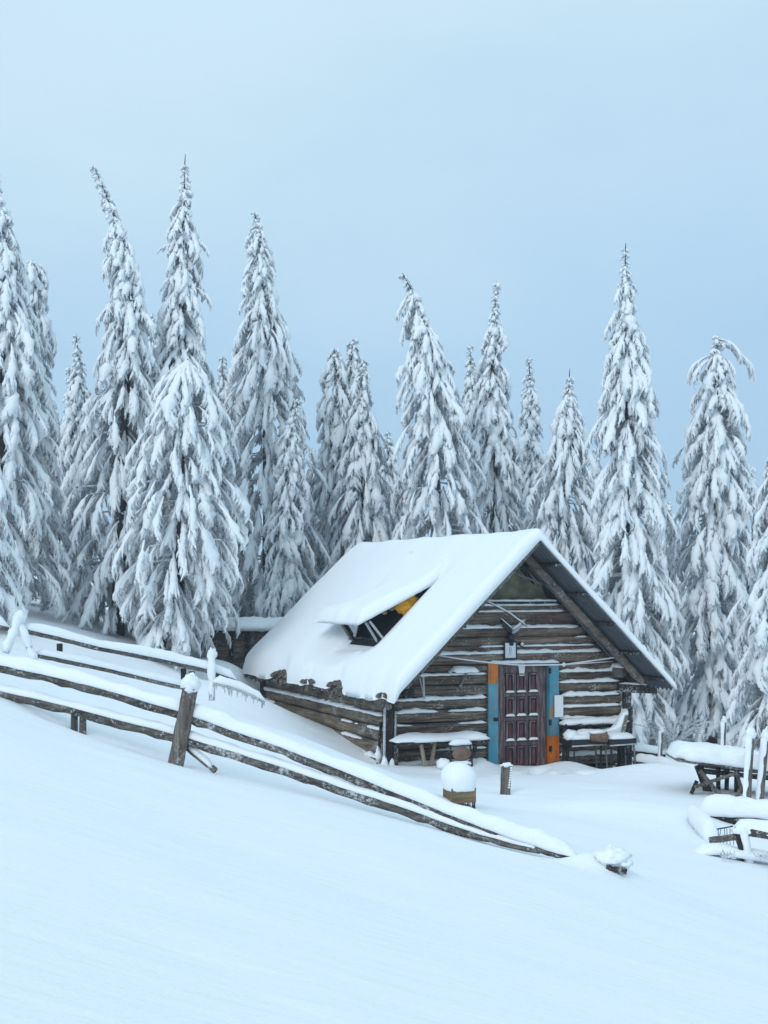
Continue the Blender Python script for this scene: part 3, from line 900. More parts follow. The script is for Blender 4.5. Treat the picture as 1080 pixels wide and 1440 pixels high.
# protruding log end with snow, top right of the wall
le = MB(); le.tube([(4.38, 0.1, 1.46), (4.36, -0.28, 1.46)], 0.11, 10, jit=0.15, seed=3); le.build('log_end', M['post'], cabin, smooth=True)
les = MB(); les.cap((4.37, 0.02, 1.54), (4.36, -0.30, 1.54), 0.17, 0.07, 4); les.build('log_end_snow', M['snow'], cabin, smooth=True)
le = MB(); le.tube([(0.30, 0.1, 1.20), (0.26, -0.22, 1.20)], 0.10, 10, jit=0.15, seed=5); le.build('log_end', M['darkwood'], cabin, smooth=True)

# ------------------------------------------------------------------ small things on and by the cabin front
def hthing(name, label, cat, u, v, z, group=None, rz=0.0):
    return thing(name, label, cat, hutw(u, v, z), TH + rz, group)

# yellow cloth hanging in the dormer
yc = hthing('cloth', 'bundle of yellow cloth hanging in the dark dormer opening', 'cloth', 0.80, DV0 + 0.04, 2.57)
b_ = MB()
b_.blob((0.02, 0.0, 0.05), (0.17, 0.07, 0.14), 3, 0.5, 18, 12, freq=2.4)
b_.blob((0.17, 0.02, 0.16), (0.13, 0.06, 0.10), 5, 0.5, 16, 10, freq=2.4)
b_.build('bundle', M['yellow'], yc, smooth=True)
b_ = MB(); b_.blob((-0.22, 0.0, 0.02), (0.06, 0.05, 0.05), 8, 0.4, 12, 8); b_.blob((-0.36, 0.0, -0.06), (0.06, 0.05, 0.035), 9, 0.4, 12, 8)
b_.build('bag', M['boxwood'], yc, smooth=True)

# antlers above the door
u0, z0 = HP(719, 896, -0.12)
an = hthing('antlers', 'dark pair of snow edged antlers mounted above the framed picture', 'antlers', u0, -0.12, z0)
b_ = MB()
b_.blob((0, 0.02, 0.0), (0.06, 0.06, 0.09), 2, 0.3, 12, 8); b_.blob((0, -0.01, -0.09), (0.04, 0.05, 0.06), 3, 0.4, 10, 7); b_.build('skull', M['iron'], an, smooth=True)
def horn(pts, rad, nm, mat):
    b_ = MB(); b_.tube(pts, rad, 8); b_.build(nm, mat, an, smooth=True)
horn([(-0.01, 0, 0.08), (-0.07, -0.03, 0.14), (-0.16, -0.05, 0.22), (-0.24, -0.06, 0.31)], [(0.03, 0.035), (0.03, 0.05), (0.03, 0.06), (0.008, 0.015)], 'antler', M['iron'])
horn([(0.01, 0, 0.08), (0.08, -0.03, 0.13), (0.17, -0.05, 0.22), (0.25, -0.06, 0.32)], [(0.03, 0.035), (0.03, 0.04), (0.022, 0.03), (0.006, 0.010)], 'antler', M['bone'])
b_ = MB(); b_.cap_path([(-0.23, -0.06, 0.325), (-0.12, -0.05, 0.235), (0.0, -0.03, 0.155)], 0.045, 0.022, 3, ends=0.03); b_.cap_path([(0.0, -0.03, 0.14), (0.10, -0.04, 0.19), (0.22, -0.055, 0.30)], 0.05, 0.03, 6, ends=0.03)
b_.build('antler_snow', M['snow'], an, smooth=True)
# snowy stick hung across them
pa, pb_ = HP(689, 846, -0.2), HP(741, 881, -0.2)
st = hthing('stick', 'thin snow covered stick slanting down across the antlers', 'stick', pa[0], -0.2, pa[1])
d = (pb_[0] - pa[0], 0, pb_[1] - pa[1])
b_ = MB(); b_.tube([(0, 0.12, 0), (d[0] * 0.5, 0, d[2] * 0.45), d], 0.012, 6); b_.build('twig', M['post'], st, smooth=True)
b_ = MB(); b_.cap_path([(0, 0.12, 0.008), (d[0] * 0.5, 0, d[2] * 0.45 + 0.008), (d[0], 0, d[2] + 0.008)], 0.035, 0.03, 9, ends=0.03); b_.build('stick_snow', M['snow'], st, smooth=True)

# framed picture
u0, z0 = HP(717.5, 914.5, -0.10)
pf = hthing('framed_picture', 'small dark framed white picture hanging under the antlers', 'picture', u0, -0.10, z0)
b_ = MB()
fw_, fh_ = 0.125, 0.15
b_.box((-fw_, -0.02, -fh_), (-fw_ + 0.018, 0.012, fh_)); b_.box((fw_ - 0.018, -0.02, -fh_), (fw_, 0.012, fh_))
b_.box((-fw_ + 0.018, -0.02, fh_ - 0.018), (fw_ - 0.018, 0.012, fh_)); b_.box((-fw_ + 0.018, -0.02, -fh_), (fw_ - 0.018, 0.012, -fh_ + 0.018))
b_.build('frame', M['iron'], pf)
b_ = MB(); b_.box((-fw_ + 0.018, -0.006, -fh_ + 0.018), (fw_ - 0.018, 0.006, fh_ - 0.018)); b_.build('sheet', M['white'], pf)
b_ = MB()
b_.tube([(-0.02, -0.008, -0.02), (-0.025, -0.008, 0.02), (-0.012, -0.008, 0.045), (0.012, -0.008, 0.045), (0.022, -0.008, 0.01), (0.012, -0.008, -0.025), (-0.02, -0.008, -0.025)], 0.005, 5)
b_.tube([(-0.045, -0.008, -0.06), (-0.01, -0.008, -0.045), (0.03, -0.008, -0.065)], 0.004, 5)
b_.tube([(-0.05, -0.008, -0.085), (0.02, -0.008, -0.08)], 0.003, 5)
b_.build('drawing', M['ink'], pf)
u0, z0 = HP(733, 906, -0.10)
lp = hthing('wall_lamp', 'tiny round lamp on the gable boards just right of the picture', 'lamp', u0, -0.10, z0)
b_ = MB(); b_.tube([(0, 0.09, 0), (0, -0.02, 0)], [0.025, 0.045], 10); b_.build('housing', M['iron'], lp, smooth=True)
b_ = MB(); b_.blob((0.005, -0.025, 0.005), (0.032, 0.02, 0.032), 1, 0.05, 12, 8); b_.build('lens', M['white'], lp, smooth=True)

# clothes line across the front
pts = [(HP(*p, -0.30)) for p in ((612, 921), (650, 927), (700, 933), (735, 935.5), (793, 934.5))]
rp_ = hthing('clothes_line', 'frosted rope strung across the cabin front above the door', 'rope', 0, 0, 0)
b_ = MB(); P = [(p[0], -0.30, p[1]) for p in pts]
e1 = HP(872, 923.5, -0.55); e2 = HP(862, 930, -0.3)
b_.tube(P + [(e1[0], -0.55, e1[1])], 0.013, 6, jit=0.35, nf=20)
b_.build('line', M['rope'], rp_, smooth=True)
b_ = MB(); b_.tube([P[-1], (e2[0], -0.3, e2[1])], 0.011, 6, jit=0.35, nf=20); b_.build('line', M['rope'], rp_, smooth=True)
b_ = MB(); b_.blob(P[-1], (0.035, 0.03, 0.04), 4, 0.3, 10, 7); b_.build('knot', M['rope'], rp_, smooth=True)

# wall shelf with snow
u0, z0 = HP(653, 944, -0.14)
sh = hthing('wall_shelf', 'little snow topped shelf on a bracket left of the door', 'shelf', u0, -0.14, z0)
b_ = MB(); b_.box((-0.27, -0.10, -0.02), (0.24, 0.12, 0.0)); b_.build('board', M['darkwood'], sh)
b_ = MB(); b_.beam((0.02, -0.06, -0.02), (-0.03, 0.10, -0.26), 0.05, 0.03); b_.build('bracket', M['post'], sh)
b_ = MB(); b_.cap((-0.28, 0.0, 0.0), (0.25, 0.0, 0.0), 0.22, 0.08, 12); b_.build('shelf_snow', M['snow'], sh, smooth=True)
# strap hanging on the log end
u0, z0 = HP(593, 953, -0.24)
sp = hthing('strap', 'pale strap looped over a log end left of the shelf', 'strap', u0, -0.24, z0)
b_ = MB(); b_.beam((-0.02, 0, 0.02), (0.04, 0, 0.0), 0.05, 0.012); b_.beam((0.03, 0, 0.01), (0.045, -0.01, -0.36), 0.03, 0.012); b_.beam((-0.03, 0.01, 0.0), (0.03, -0.01, -0.30), 0.012, 0.012); b_.build('webbing', M['bone'], sp)
# white panel beside the right jamb
u0, z0 = HP(786, 993, -0.16)
wp_ = hthing('white_panel', 'blank white board leaning upright beside the blue right door jamb', 'board', u0, -0.16, z0)
b_ = MB(); b_.box((-0.085, -0.012, -0.19), (0.08, 0.012, 0.19)); b_.build('sheet', M['white'], wp_)
# planks leaning at the left corner
for k, (pa, pb2, wd, mt, lb) in enumerate([
        ((541, 985), (540, 1075), 0.035, 'frostpost', 'thin frosted plank, leftmost of those leaning at the cabin corner'),
        ((550, 982), (551, 1077), 0.09, 'darkwood', 'dark plank standing between two pale ones at the cabin corner'),
        ((556, 1000), (555, 1078), 0.035, 'frostpost', 'thin pale lath, rightmost of those leaning at the cabin corner'),
        ((536, 1015), (531, 1062), 0.05, 'darkwood', 'short dark board leaning on the side wall near the corner')]):
    vv_ = -0.22 if k < 3 else 0.0
    a_ = HP(*pa, vv_ + 0.08); c_ = HP(*pb2, vv_)
    t = hthing('plank', lb, 'plank', c_[0], vv_, c_[1])
    b_ = MB(); b_.beam((0, 0, -0.25), (a_[0] - c_[0], 0.08, a_[1] - c_[1]), wd, 0.03, up=(0, 1, 0), jit=0.2, seed=k, segs=8); b_.build('board', M[mt], t)
    b_ = MB(); b_.blob((0.0, -0.03, 0.0), (0.06, 0.05, 0.13), k, 0.5, 12, 9, freq=2.2); b_.build('clinging_snow', M['snow'], t, smooth=True)

# small table left of the door
u0, z0 = HP(598, 1043, -0.55)
tbt = hthing('side_table', 'narrow wooden table with thick snow, left of the door', 'table', u0, -0.45, z0)
ul_, ur_ = HP(556, 1043, -0.55)[0] - u0, HP(686, 1043, -0.55)[0] - u0
zg = HP(600, 1078, -0.55)[1] - z0
b_ = MB(); b_.beam((ul_ + 0.05, 0, -0.005), (ur_ - 0.04, 0, -0.012), 0.5, 0.04, segs=6, jit=0.05); b_.build('tabletop', M['darkwood'], tbt)
lg = HP(600, 1078, -0.55)[0] - u0
for a in (HP(590, 1043, -0.55)[0] - u0, HP(610, 1043, -0.55)[0] - u0):
    b_ = MB(); b_.beam((a, -0.15, -0.02), (lg + (0.02 if a > lg else -0.02), -0.15, zg - 0.15), 0.055, 0.05, up=(0, 1, 0)); b_.build('leg', M['paleboard'], tbt)
for a in (ul_ + 0.12, ur_ - 0.12):
    b_ = MB(); b_.beam((a, 0.15, -0.02), (a, 0.15, zg - 0.15), 0.06, 0.05, up=(0, 1, 0)); b_.build('leg', M['darkwood'], tbt)
b_ = MB(); b_.cap((ul_, 0, 0.012), (ur_, 0, 0.008), 0.52, 0.12, 21, sink=0.06, ends=0.35); b_.build('table_snow', M['snow'], tbt, smooth=True)

# chair with round brown back in front of the table
u0, z0 = HP(648, 1078, -0.95)
ch = hthing('folding_chair', 'black framed chair with a round brown back, under the snowy table', 'chair', u0, -0.95, z0)
s_ = 1 / 81.0
b_ = MB()
fr = [(-0.20, 0, -0.1), (-0.19, 0.0, 0.20), (-0.17, 0.02, 0.36), (0.17, 0.02, 0.36), (0.20, 0.0, 0.20), (0.205, 0, -0.1)]
b_.tube(fr[:3], 0.016, 8); b_.tube(fr[3:], 0.016, 8); b_.tube([fr[2], fr[3]], 0.02, 8)
b_.tube([(-0.19, 0.0, 0.10), (0, -0.03, 0.05), (0.20, 0.0, 0.10)], 0.014, 8)
b_.build('frame', M['iron'], ch, smooth=True)
b_ = MB(); b_.blob((0.01, -0.02, 0.20), (0.165, 0.035, 0.115), 2, 0.12, 20, 10); b_.build('backrest', M['cushion'], ch, smooth=True)
b_ = MB(); b_.cap((-0.19, 0.02, 0.37), (0.19, 0.02, 0.37), 0.12, 0.09, 4, ends=0.12); b_.cap((-0.15, -0.04, 0.055), (0.16, -0.04, 0.055), 0.10, 0.05, 8); b_.blob((-0.30, 0.03, 0.05), (0.12, 0.12, 0.10), 3, 0.3, 12, 8)
b_.build('chair_snow', M['snow'], ch, smooth=True)
b_ = MB(); b_.box((-0.18, 0.0, -0.06), (0.19, 0.30, -0.02)); b_.build('seat', M['iron'], ch)

# box on legs with its tall cap of snow
pc = on_ground(646, 1129, 14)
bx = thing('wooden_box', 'tan wooden box on short legs wearing a tall rounded cap of snow', 'box', (pc[0], pc[1], pc[2]), R(14))
sc = pc[1] / 2000
b_ = MB(); b_.box((-17.5 * sc, -0.17, 3 * sc), (17.5 * sc, 0.17, 23 * sc)); b_.build('crate_body', M['boxwood'], bx)
for a in (-15, 8, 15):
    b_ = MB(); b_.box((a * sc - 0.014, -0.16, -0.35), (a * sc + 0.014, -0.13, 4 * sc)); b_.build('leg', M['darkwood'], bx)
b_ = MB()
rings = []
for i in range(15):
    f = i / 14
    zz = 19 * sc + 38 * sc * f
    rr = (0.98 + 0.12 * math.sin(f * 2.6)) * math.sqrt(max(0.004, 1 - max(0, (f - 0.30) / 0.70) ** 2.3))
    rings.append([((21.5 * sc * rr * (1 + 0.07 * nse(math.cos(a) * 1.4, math.sin(a) * 1.4, f * 2 + 3)) * math.copysign(abs(math.cos(a)) ** 0.8, math.cos(a))) - 0.02 * f, 0.22 * rr * math.copysign(abs(math.sin(a)) ** 0.8, math.sin(a)), zz + 0.012 * nse(math.cos(a) * 3, math.sin(a) * 3, f)) for a in [2 * math.pi * j / 28 for j in range(28)]])
b_.loft(None, rings); b_.build('box_snow', M['snow'], bx, smooth=True)

# short post in front of the door
pc = on_ground(709, 1120, 14)
sp_ = thing('stake_post', 'short grey post with snow on its top, standing before the door', 'post', pc, R(10))
b_ = MB(); b_.beam((-0.01, 0, -0.35), (0.035, 0, 0.43), 0.14, 0.05, up=(0, 1, 0), jit=0.12, segs=10); b_.build('post', M['post'], sp_)
b_ = MB(); b_.blob((0.035, 0, 0.435), (0.078, 0.04, 0.035), 3, 0.5, 14, 9, freq=2.5)
for k in range(9): b_.blob((0.095 - 0.004 * k, -0.028, 0.40 - 0.034 * k), (0.016, 0.014, 0.014), k, 0.3, 8, 5)
b_.build('post_snow', M['snow'], sp_, smooth=True)

# two school desks and snowy seat to the right of the door
def desk(label, pxl, pxr, pyt, pyf, v, dpt, seed, backlegs):
    ul_, zt = HP(pxl, pyt, v); ur_, _z = HP(pxr, pyt, v)
    _u, zf = HP(pxl, pyf, v)
    uc = (ul_ + ur_) / 2; hw = (ur_ - ul_) / 2
    t = hthing('metal_desk', label, 'desk', uc, v, zf, 'metal legged desks by the cabin wall')
    H = zt - zf
    b_ = MB(); b_.box((-hw, 0, H - 0.10), (hw, dpt, H)); b_.build('tray', M['iron'], t)
    b_ = MB(); b_.tube([(-hw, -0.012, H - 0.105), (hw, -0.012, H - 0.095)], 0.014, 6); b_.build('rim', M['bone'], t, smooth=True)
    for k, (a, y) in enumerate(((-hw * 0.8, 0.03), (hw * 0.85, 0.03), (-hw * 0.85, dpt - 0.04), (hw * 0.85, dpt - 0.04))):
        b_ = MB(); b_.tube([(a, y, H - 0.1), (a * 1.06, y - 0.01, (H - 0.1) * 0.5), (a * 1.12, y - 0.02, -0.2)], 0.016, 7); b_.build('leg', M['greymetal'] if k % 2 else M['iron'], t, smooth=True)
    for sg in (-1, 1):
        b_ = MB(); b_.tube([(sg * hw * 0.9, 0.03, H * 0.35), (sg * hw * 0.9, dpt - 0.05, H * 0.33)], 0.012, 6); b_.build('stretcher', M['iron'], t, smooth=True)
    return t, hw, H
t, hw, H = desk('black desk with metal legs nearest the door, heaped with snow', 804, 856, 1041, 1080, -0.75, 0.42, 1, True)
b_ = MB(); b_.cap_path([(-hw + 0.02, 0.22, H - 0.01), (0, 0.21, H), (hw, 0.20, H)], 0.42, 0.09, 31, sink=0.04, ends=0.15, boxy=True); b_.blob((-hw + 0.08, 0.18, H + 0.06), (0.12, 0.13, 0.10), 6, 0.25); b_.blob((0.08, 0.22, H + 0.07), (0.26, 0.17, 0.08), 16, 0.25)
b_.build('desk_snow', M['snow'], t, smooth=True)
t, hw, H = desk('black desk with splayed metal legs next to the dark porch post', 857, 895, 1040, 1077, -0.85, 0.38, 2, True)
b_ = MB(); b_.cap((-hw - 0.02, 0.19, H), (hw + 0.02, 0.19, H), 0.40, 0.09, 33, sink=0.03, ends=0.15); b_.build('desk_snow', M['snow'], t, smooth=True)
# round stool seat / pot lying on the first desk
u0, z0 = HP(842, 1037, -0.80)
stl = hthing('wooden_stump', 'round brown stump lying in the snow on the desk', 'stump', u0, -0.80, z0)
b_ = MB(); b_.tube([(0, 0, -0.07), (0.01, 0, 0.01), (0.0, 0.0, 0.07)], [(0.15, 0.12), (0.175, 0.14), (0.16, 0.13)], 18, jit=0.06); b_.build('wood', M['cushion'], stl, smooth=True)
b_ = MB(); b_.blob((-0.02, 0.03, 0.09), (0.16, 0.13, 0.045), 4, 0.2); b_.build('stump_snow', M['snow'], stl, smooth=True)
# chair back leaning
u0, z0 = HP(866, 1034, -0.55)
cb = hthing('round_chair', 'chair with a tilted round back covered in snow beside the porch post', 'chair', u0, -0.50, z0)
cb.rotation_euler.z += -0.55
def chair_section(prof, ys, mb, seed, amp):
    rings = []
    for k, y in enumerate(ys):
        e = math.sqrt(max(0.05, 1 - (abs(y) / (abs(ys[0]) * 1.04)) ** 4))
        rings.append([(x + amp * nse(x * 6 + seed, y * 7, z * 6), y, (0.02 + (z - 0.02) * (0.80 + 0.20 * e)) + amp * nse(x * 7, y * 6 + seed, z * 5)) for x, z in prof])
    mb.loft(None, rings)
b_ = MB(); chair_section([(0.10, -0.02), (0.135, 0.20), (0.20, 0.40), (0.245, 0.40), (0.21, 0.20), (0.16, -0.04)], np.linspace(-0.20, 0.20, 9), b_, 1, 0.0); b_.build('backrest', M['post'], cb)
b_ = MB(); chair_section([(-0.34, 0.0), (-0.33, 0.05), (-0.20, 0.075), (-0.06, 0.12), (0.03, 0.22), (0.09, 0.35), (0.15, 0.445), (0.21, 0.45), (0.235, 0.41), (0.19, 0.39), (0.125, 0.18), (0.09, 0.0)], np.linspace(-0.19, 0.19, 13), b_, 2, 0.03)
b_.build('chair_snow', M['snow'], cb, smooth=True)
for a in (-0.1, 0.12):
    b_ = MB(); b_.tube([(a + 0.05, 0.05, 0.03), (a + 0.05, 0.05, -0.75)], 0.015, 6); b_.build('leg', M['iron'], cb, smooth=True)
b_ = MB(); b_.box((-0.22, -0.2, -0.03), (0.14, 0.12, 0.0)); b_.build('seat', M['iron'], cb)
# long snowy bench behind the desks, against the wall
u0, z0 = HP(812, 1012, -0.18)
bn = hthing('wall_bench', 'low snow buried bench against the logs right of the door', 'bench', u0, -0.25, z0)
b_ = MB(); b_.box((-0.35, -0.12, -0.09), (0.95, 0.14, -0.05)); b_.build('seat', M['darkwood'], bn)
b_ = MB(); b_.box((-0.30, -0.06, -1.0), (-0.24, 0.06, -0.09)); b_.build('leg', M['darkwood'], bn)
b_ = MB(); b_.box((0.80, -0.06, -1.0), (0.86, 0.06, -0.09)); b_.build('leg', M['darkwood'], bn)
b_ = MB(); b_.cap((-0.36, 0, -0.05), (0.96, 0, -0.05), 0.26, 0.085, 41, sink=0.3); b_.build('bench_snow', M['snow'], bn, smooth=True)

# ------------------------------------------------------------------ front fence
def Yf(px): return 12.5 - (px / 808.0) * 1.0
def PF(px, py, off=0.0): return at(px, py, Yf(px) + off)
fence = thing('rail_fence', 'long grey two rail fence slanting down the foreground slope, rails capped with snow', 'fence', PF(250, 1070))
base = np.array(fence.location)
def rel(p): return np.asarray(p) - base
topr = [(-330, 865), (-140, 905), (0, 938), (60, 951), (130, 968), (190, 985), (250, 1003), (310, 1024), (400, 1055), (490, 1090), (580, 1127), (630, 1147), (676, 1165), (720, 1181), (758, 1194), (785, 1203), (812, 1209)]
lowr = [(-330, 900), (-140, 942), (0, 975), (60, 988), (111, 1001), (170, 1017), (239, 1034), (267, 1042), (330, 1061), (400, 1083), (490, 1114), (560, 1136), (620, 1158), (676, 1177), (720, 1189), (760, 1198)]
def make_rail(pts, seed, wob=2.0):
    Pp = []
    dense = []
    for (a, b) in zip(pts, pts[1:]):
        k = max(2, int((b[0] - a[0]) / 14))
        for i in range(k): dense.append((a[0] + (b[0] - a[0]) * i / k, a[1] + (b[1] - a[1]) * i / k))
    dense.append(pts[-1])
    for x, y in dense: Pp.append(rel(PF(x, y)) + np.array((0, 0, 0.006 * nse(x * 0.05, seed * 3.3))))
    return Pp
for pts, sd_ in ((topr, 1), (lowr, 2)):
    P = make_rail(pts, sd_)
    b_ = MB()
    n_ = len(P)
    b_.tube(P, [((0.036, 0.047) if i < n_ - 8 else (0.036, 0.047 * (0.35 + 0.65 * (n_ - 1 - i) / 8))) for i in range(n_)], 9, jit=0.42, seed=sd_, nf=11)
    rl = b_.build('rail', M['rail'], fence, smooth=True)
    b_ = MB()
    b_.cap_path([p + np.array((0, 0, 0.028)) for p in P], 0.10 if sd_ == 1 else 0.08, 0.105 if sd_ == 1 else 0.055, sd_ + 4, segs=int(11 / 0.055), sink=0.06, wob=0.42, ends=0.25)
    b_.build('rail_snow', M['snow'], rl, smooth=True)
# main post with snow knob
p0 = rel(PF(245, 1085, -0.06)); p1 = rel(PF(268, 967, -0.06))
b_ = MB()
ks = 14; rings = []
for i in range(ks + 1):
    f = i / ks; c = p0 * (1 - f) + p1 * f
    rings.append([c + np.array((math.cos(a) * 0.068 * (1 + 0.10 * nse(math.cos(a) * 2, math.sin(a) * 2, f * 5)), math.sin(a) * 0.06, 0.02 * nse(math.cos(a) * 3, math.sin(a) * 3, 9) if i == ks else 0)) for a in [2 * math.pi * j / 14 for j in range(14)]])
b_.loft(None, rings); po = b_.build('post', M['post'], fence, smooth=True)
b_ = MB(); b_.blob(p1 + np.array((0.0, 0, 0.03)), (0.078, 0.075, 0.085), 7, 0.42, 18, 12, freq=2.3); b_.build('post_snow', M['snow'], po, smooth=True)
b_ = MB(); b_.beam(rel(PF(262, 1050, 0.05)), rel(PF(303, 1084, 0.0)), 0.05, 0.045, jit=0.15, segs=5); br = b_.build('brace', M['rail'], fence)
b_ = MB(); b_.cap(rel(PF(265, 1050, 0.05)), rel(PF(300, 1079, 0.0)), 0.06, 0.05, 3); b_.build('brace_snow', M['snow'], br, smooth=True)
for px, lean in ((104, 0.0), (116, 0.01)):
    b_ = MB(); a_ = rel(PF(px, 1034, 0.10)); c_ = rel(PF(px + 1, 1004, 0.10)); b_.beam(a_ + np.array((0, 0, -0.1)), c_, 0.055, 0.05, up=(0, 1, 0), jit=0.15, segs=4); b_.build('post', M['post'], fence)
# end stub buried under a lump of snow
es = on_ground(866, 1222, 8.0)
stub = thing('broken_stub', 'dark broken stub poking from a snow lump at the end of the long fence', 'stub', es)
b_ = MB(); b_.beam((-0.09, -0.08, 0.030), (0.07, -0.11, 0.0), 0.035, 0.04, jit=0.7, segs=7); b_.build('wood', M['darkwood'], stub)
b_ = MB(); b_.blob((-0.03, 0.02, 0.08), (0.14, 0.15, 0.085), 5, 0.5, 22, 14, freq=2.2); b_.blob((0.06, 0.02, 0.05), (0.08, 0.12, 0.07), 15, 0.35, 14, 10); b_.build('snow_lump', M['snow'], stub, smooth=True)

# ------------------------------------------------------------------ second fence, further back on the left
def Y2(px): return 18.0 + px / 300.0 * 1.2
def P2(px, py, off=0.0): return at(px, py, Y2(px) + off)
f2 = thing('pole_fence', 'frosted pole fence with leaning end poles in front of the spruces on the left', 'fence', P2(200, 950))
base2 = np.array(f2.location)
def rel2(p): return np.asarray(p) - base2
for pts, r_, sh_, sd_ in (([(32, 886), (85, 898), (137, 911), (200, 923), (289, 942), (332, 958)], 0.034, 0.10, 1), ([(50, 921), (100, 931), (160, 944), (210, 956), (262, 968)], 0.03, 0.09, 2), ([(-160, 850), (-60, 868), (12, 884)], 0.034, 0.10, 5)):
    P = []
    for (a, b) in zip(pts, pts[1:]):
        for i in range(6): P.append(rel2(P2(a[0] + (b[0] - a[0]) * i / 6, a[1] + (b[1] - a[1]) * i / 6)))
    P.append(rel2(P2(*pts[-1])))
    b_ = MB(); b_.tube(P, (r_, r_ * 1.1), 8, jit=0.25, seed=sd_, nf=8); rl = b_.build('rail', M['rail'], f2, smooth=True)
    b_ = MB(); b_.cap_path([p + np.array((0, 0, 0.025)) for p in P], 0.12, sh_, sd_ + 20, sink=0.1, ends=0.1); b_.build('rail_snow', M['snow'], rl, smooth=True)
def snowy_pole(par, rl_, a_, c_, r_, seed, capn='pole_snow'):
    b_ = MB(); b_.tube([a_, a_ * 0.5 + c_ * 0.5, c_], r_, 8, jit=0.2, seed=seed); po = b_.build('pole', M['frostpost'], par, smooth=True)
    b_ = MB(); k = 9
    P = [a_ * (1 - i / k) + c_ * i / k + np.array((0.02 * nse(i, seed), -0.012, 0.01)) for i in range(k + 1)]
    b_.tube(P, [r_ * (1.2 + 0.8 * nse(i * 0.9, seed * 2.2)) for i in range(k + 1)], 10, jit=0.6, seed=seed, nf=11)
    b_.blob(c_ + np.array((0.01, 0, 0.01)), (r_ * 1.55, r_ * 1.5, r_ * 2.0), seed, 0.55, 14, 10, freq=2.2)
    b_.build(capn, M['snow'], po, smooth=True)
snowy_pole(f2, None, rel2(P2(8, 918, -0.1)), rel2(P2(28, 868, -0.05)), 0.042, 1)
snowy_pole(f2, None, rel2(P2(50, 930, -0.12)), rel2(P2(25, 872, -0.05)), 0.042, 2)
snowy_pole(f2, None, rel2(P2(298, 985, -0.1)), rel2(P2(297, 922, -0.1)), 0.04, 3)
for px, py0, py1 in ((258, 940, 962), (270, 944, 962), (84, 905, 925)):
    b_ = MB(); b_.beam(rel2(P2(px, py1, 0.5)), rel2(P2(px, py0, 0.5)), 0.07, 0.07, up=(0, 1, 0)); b_.build('post', M['darkwood'], f2)
# lower icy rail with fringe right of the frosted post
b_ = MB()
P = [rel2(P2(300 + 72 * i / 8, 960 + 27 * i / 8 - 4 * math.sin(i / 8 * 3.1), -0.15)) for i in range(9)]
b_.tube(P, 0.03, 8, jit=0.3, seed=4)
rng = random.Random(5)
for k in range(26):
    f = rng.random(); q = P[0] * (1 - f) + P[-1] * f
    b_.tube([q, q + np.array((rng.uniform(-0.02, 0.02), -0.01, -rng.uniform(0.03, 0.12)))], [0.014, 0.003], 5)
ir = b_.build('icy_rail', M['frostpost'], f2, smooth=True)
b_ = MB(); b_.cap_path([p + np.array((0, 0, 0.02)) for p in P], 0.10, 0.08, 33, ends=0.1); b_.build('rail_snow', M['snow'], ir, smooth=True)

# ------------------------------------------------------------------ plank shed behind the cabin
sy = 31.8
pc = at(349, 935, sy); pc[2] = G(pc[0], pc[1])
shed = thing('plank_shed', 'small grey plank shed with a flat snowy roof, half hidden behind the cabin', 'shed', pc, R(6))
k_ = sy / 2000.0
zt = at(349, 888, sy)[2] - pc[2]
b_ = MB()
for i in range(8):
    z0 = -0.3 + (zt + 0.3) * i / 8; z1 = -0.3 + (zt + 0.3) * (i + 1) / 8 - 0.012
    b_.beam((-52 * k_, 0.01 * nse(i, 2), (z0 + z1) / 2), (62 * k_, 0.01 * nse(i, 5), (z0 + z1) / 2), 0.04, z1 - z0, jit=0.1, seed=i, segs=6)
b_.box((-52 * k_, 0.05, -0.4), (62 * k_, 1.8, zt - 0.02))
b_.build('wall', M['gable'], shed)
for a in (-52, -24, -2, 6, 40):
    b_ = MB(); b_.beam((a * k_, -0.05, -0.4), (a * k_, -0.05, zt), 0.10, 0.05, up=(0, 1, 0), jit=0.1, segs=4); b_.build('post', M['darkwood'] if a < 0 else M['post'], shed)
b_ = MB(); b_.box((-56 * k_, -0.16, zt), (64 * k_, 1.9, zt + 0.05)); rfz = b_.build('roof', M['darkwood'], shed)
b_ = MB(); b_.cap((-58 * k_, 0.75, zt + 0.045), (66 * k_, 0.75, zt + 0.03), 2.0, 0.26, 8, sink=0.12, ends=0.4); b_.build('roof_snow', M['snow'], rfz, smooth=True)

# ------------------------------------------------------------------ right side: trestle table, posts, buried logs, low fence
tc0 = on_ground(1008, 1121, 15)
tY = tc0[1]
tt = thing('trestle_table', 'long table on crossed trestle legs under a thick slab of snow', 'table', tc0, R(-4))
k_ = tY / 2000
def L3(px, py, dy=0.0):
    p = at(px, py, tY + dy) - np.array(tt.location)
    c, s = math.cos(R(4)), math.sin(R(4))
    return np.array((p[0] * c - p[1] * s, p[0] * s + p[1] * c, p[2]))
b_ = MB(); b_.beam(L3(945, 1064, 0.4), L3(1130, 1089, 0.4), 0.85, 0.05, jit=0.1, segs=8); b_.build('tabletop', M['rail'], tt)
b_ = MB(); b_.cap_path([L3(943, 1062, 0.4), L3(1000, 1069, 0.4), L3(1048, 1075, 0.4), L3(1134, 1087, 0.4)], 0.88, 0.21, 44, sink=0.05, wob=0.22, ends=0.24, boxy=True); b_.build('table_snow', M['snow'], tt, smooth=True)
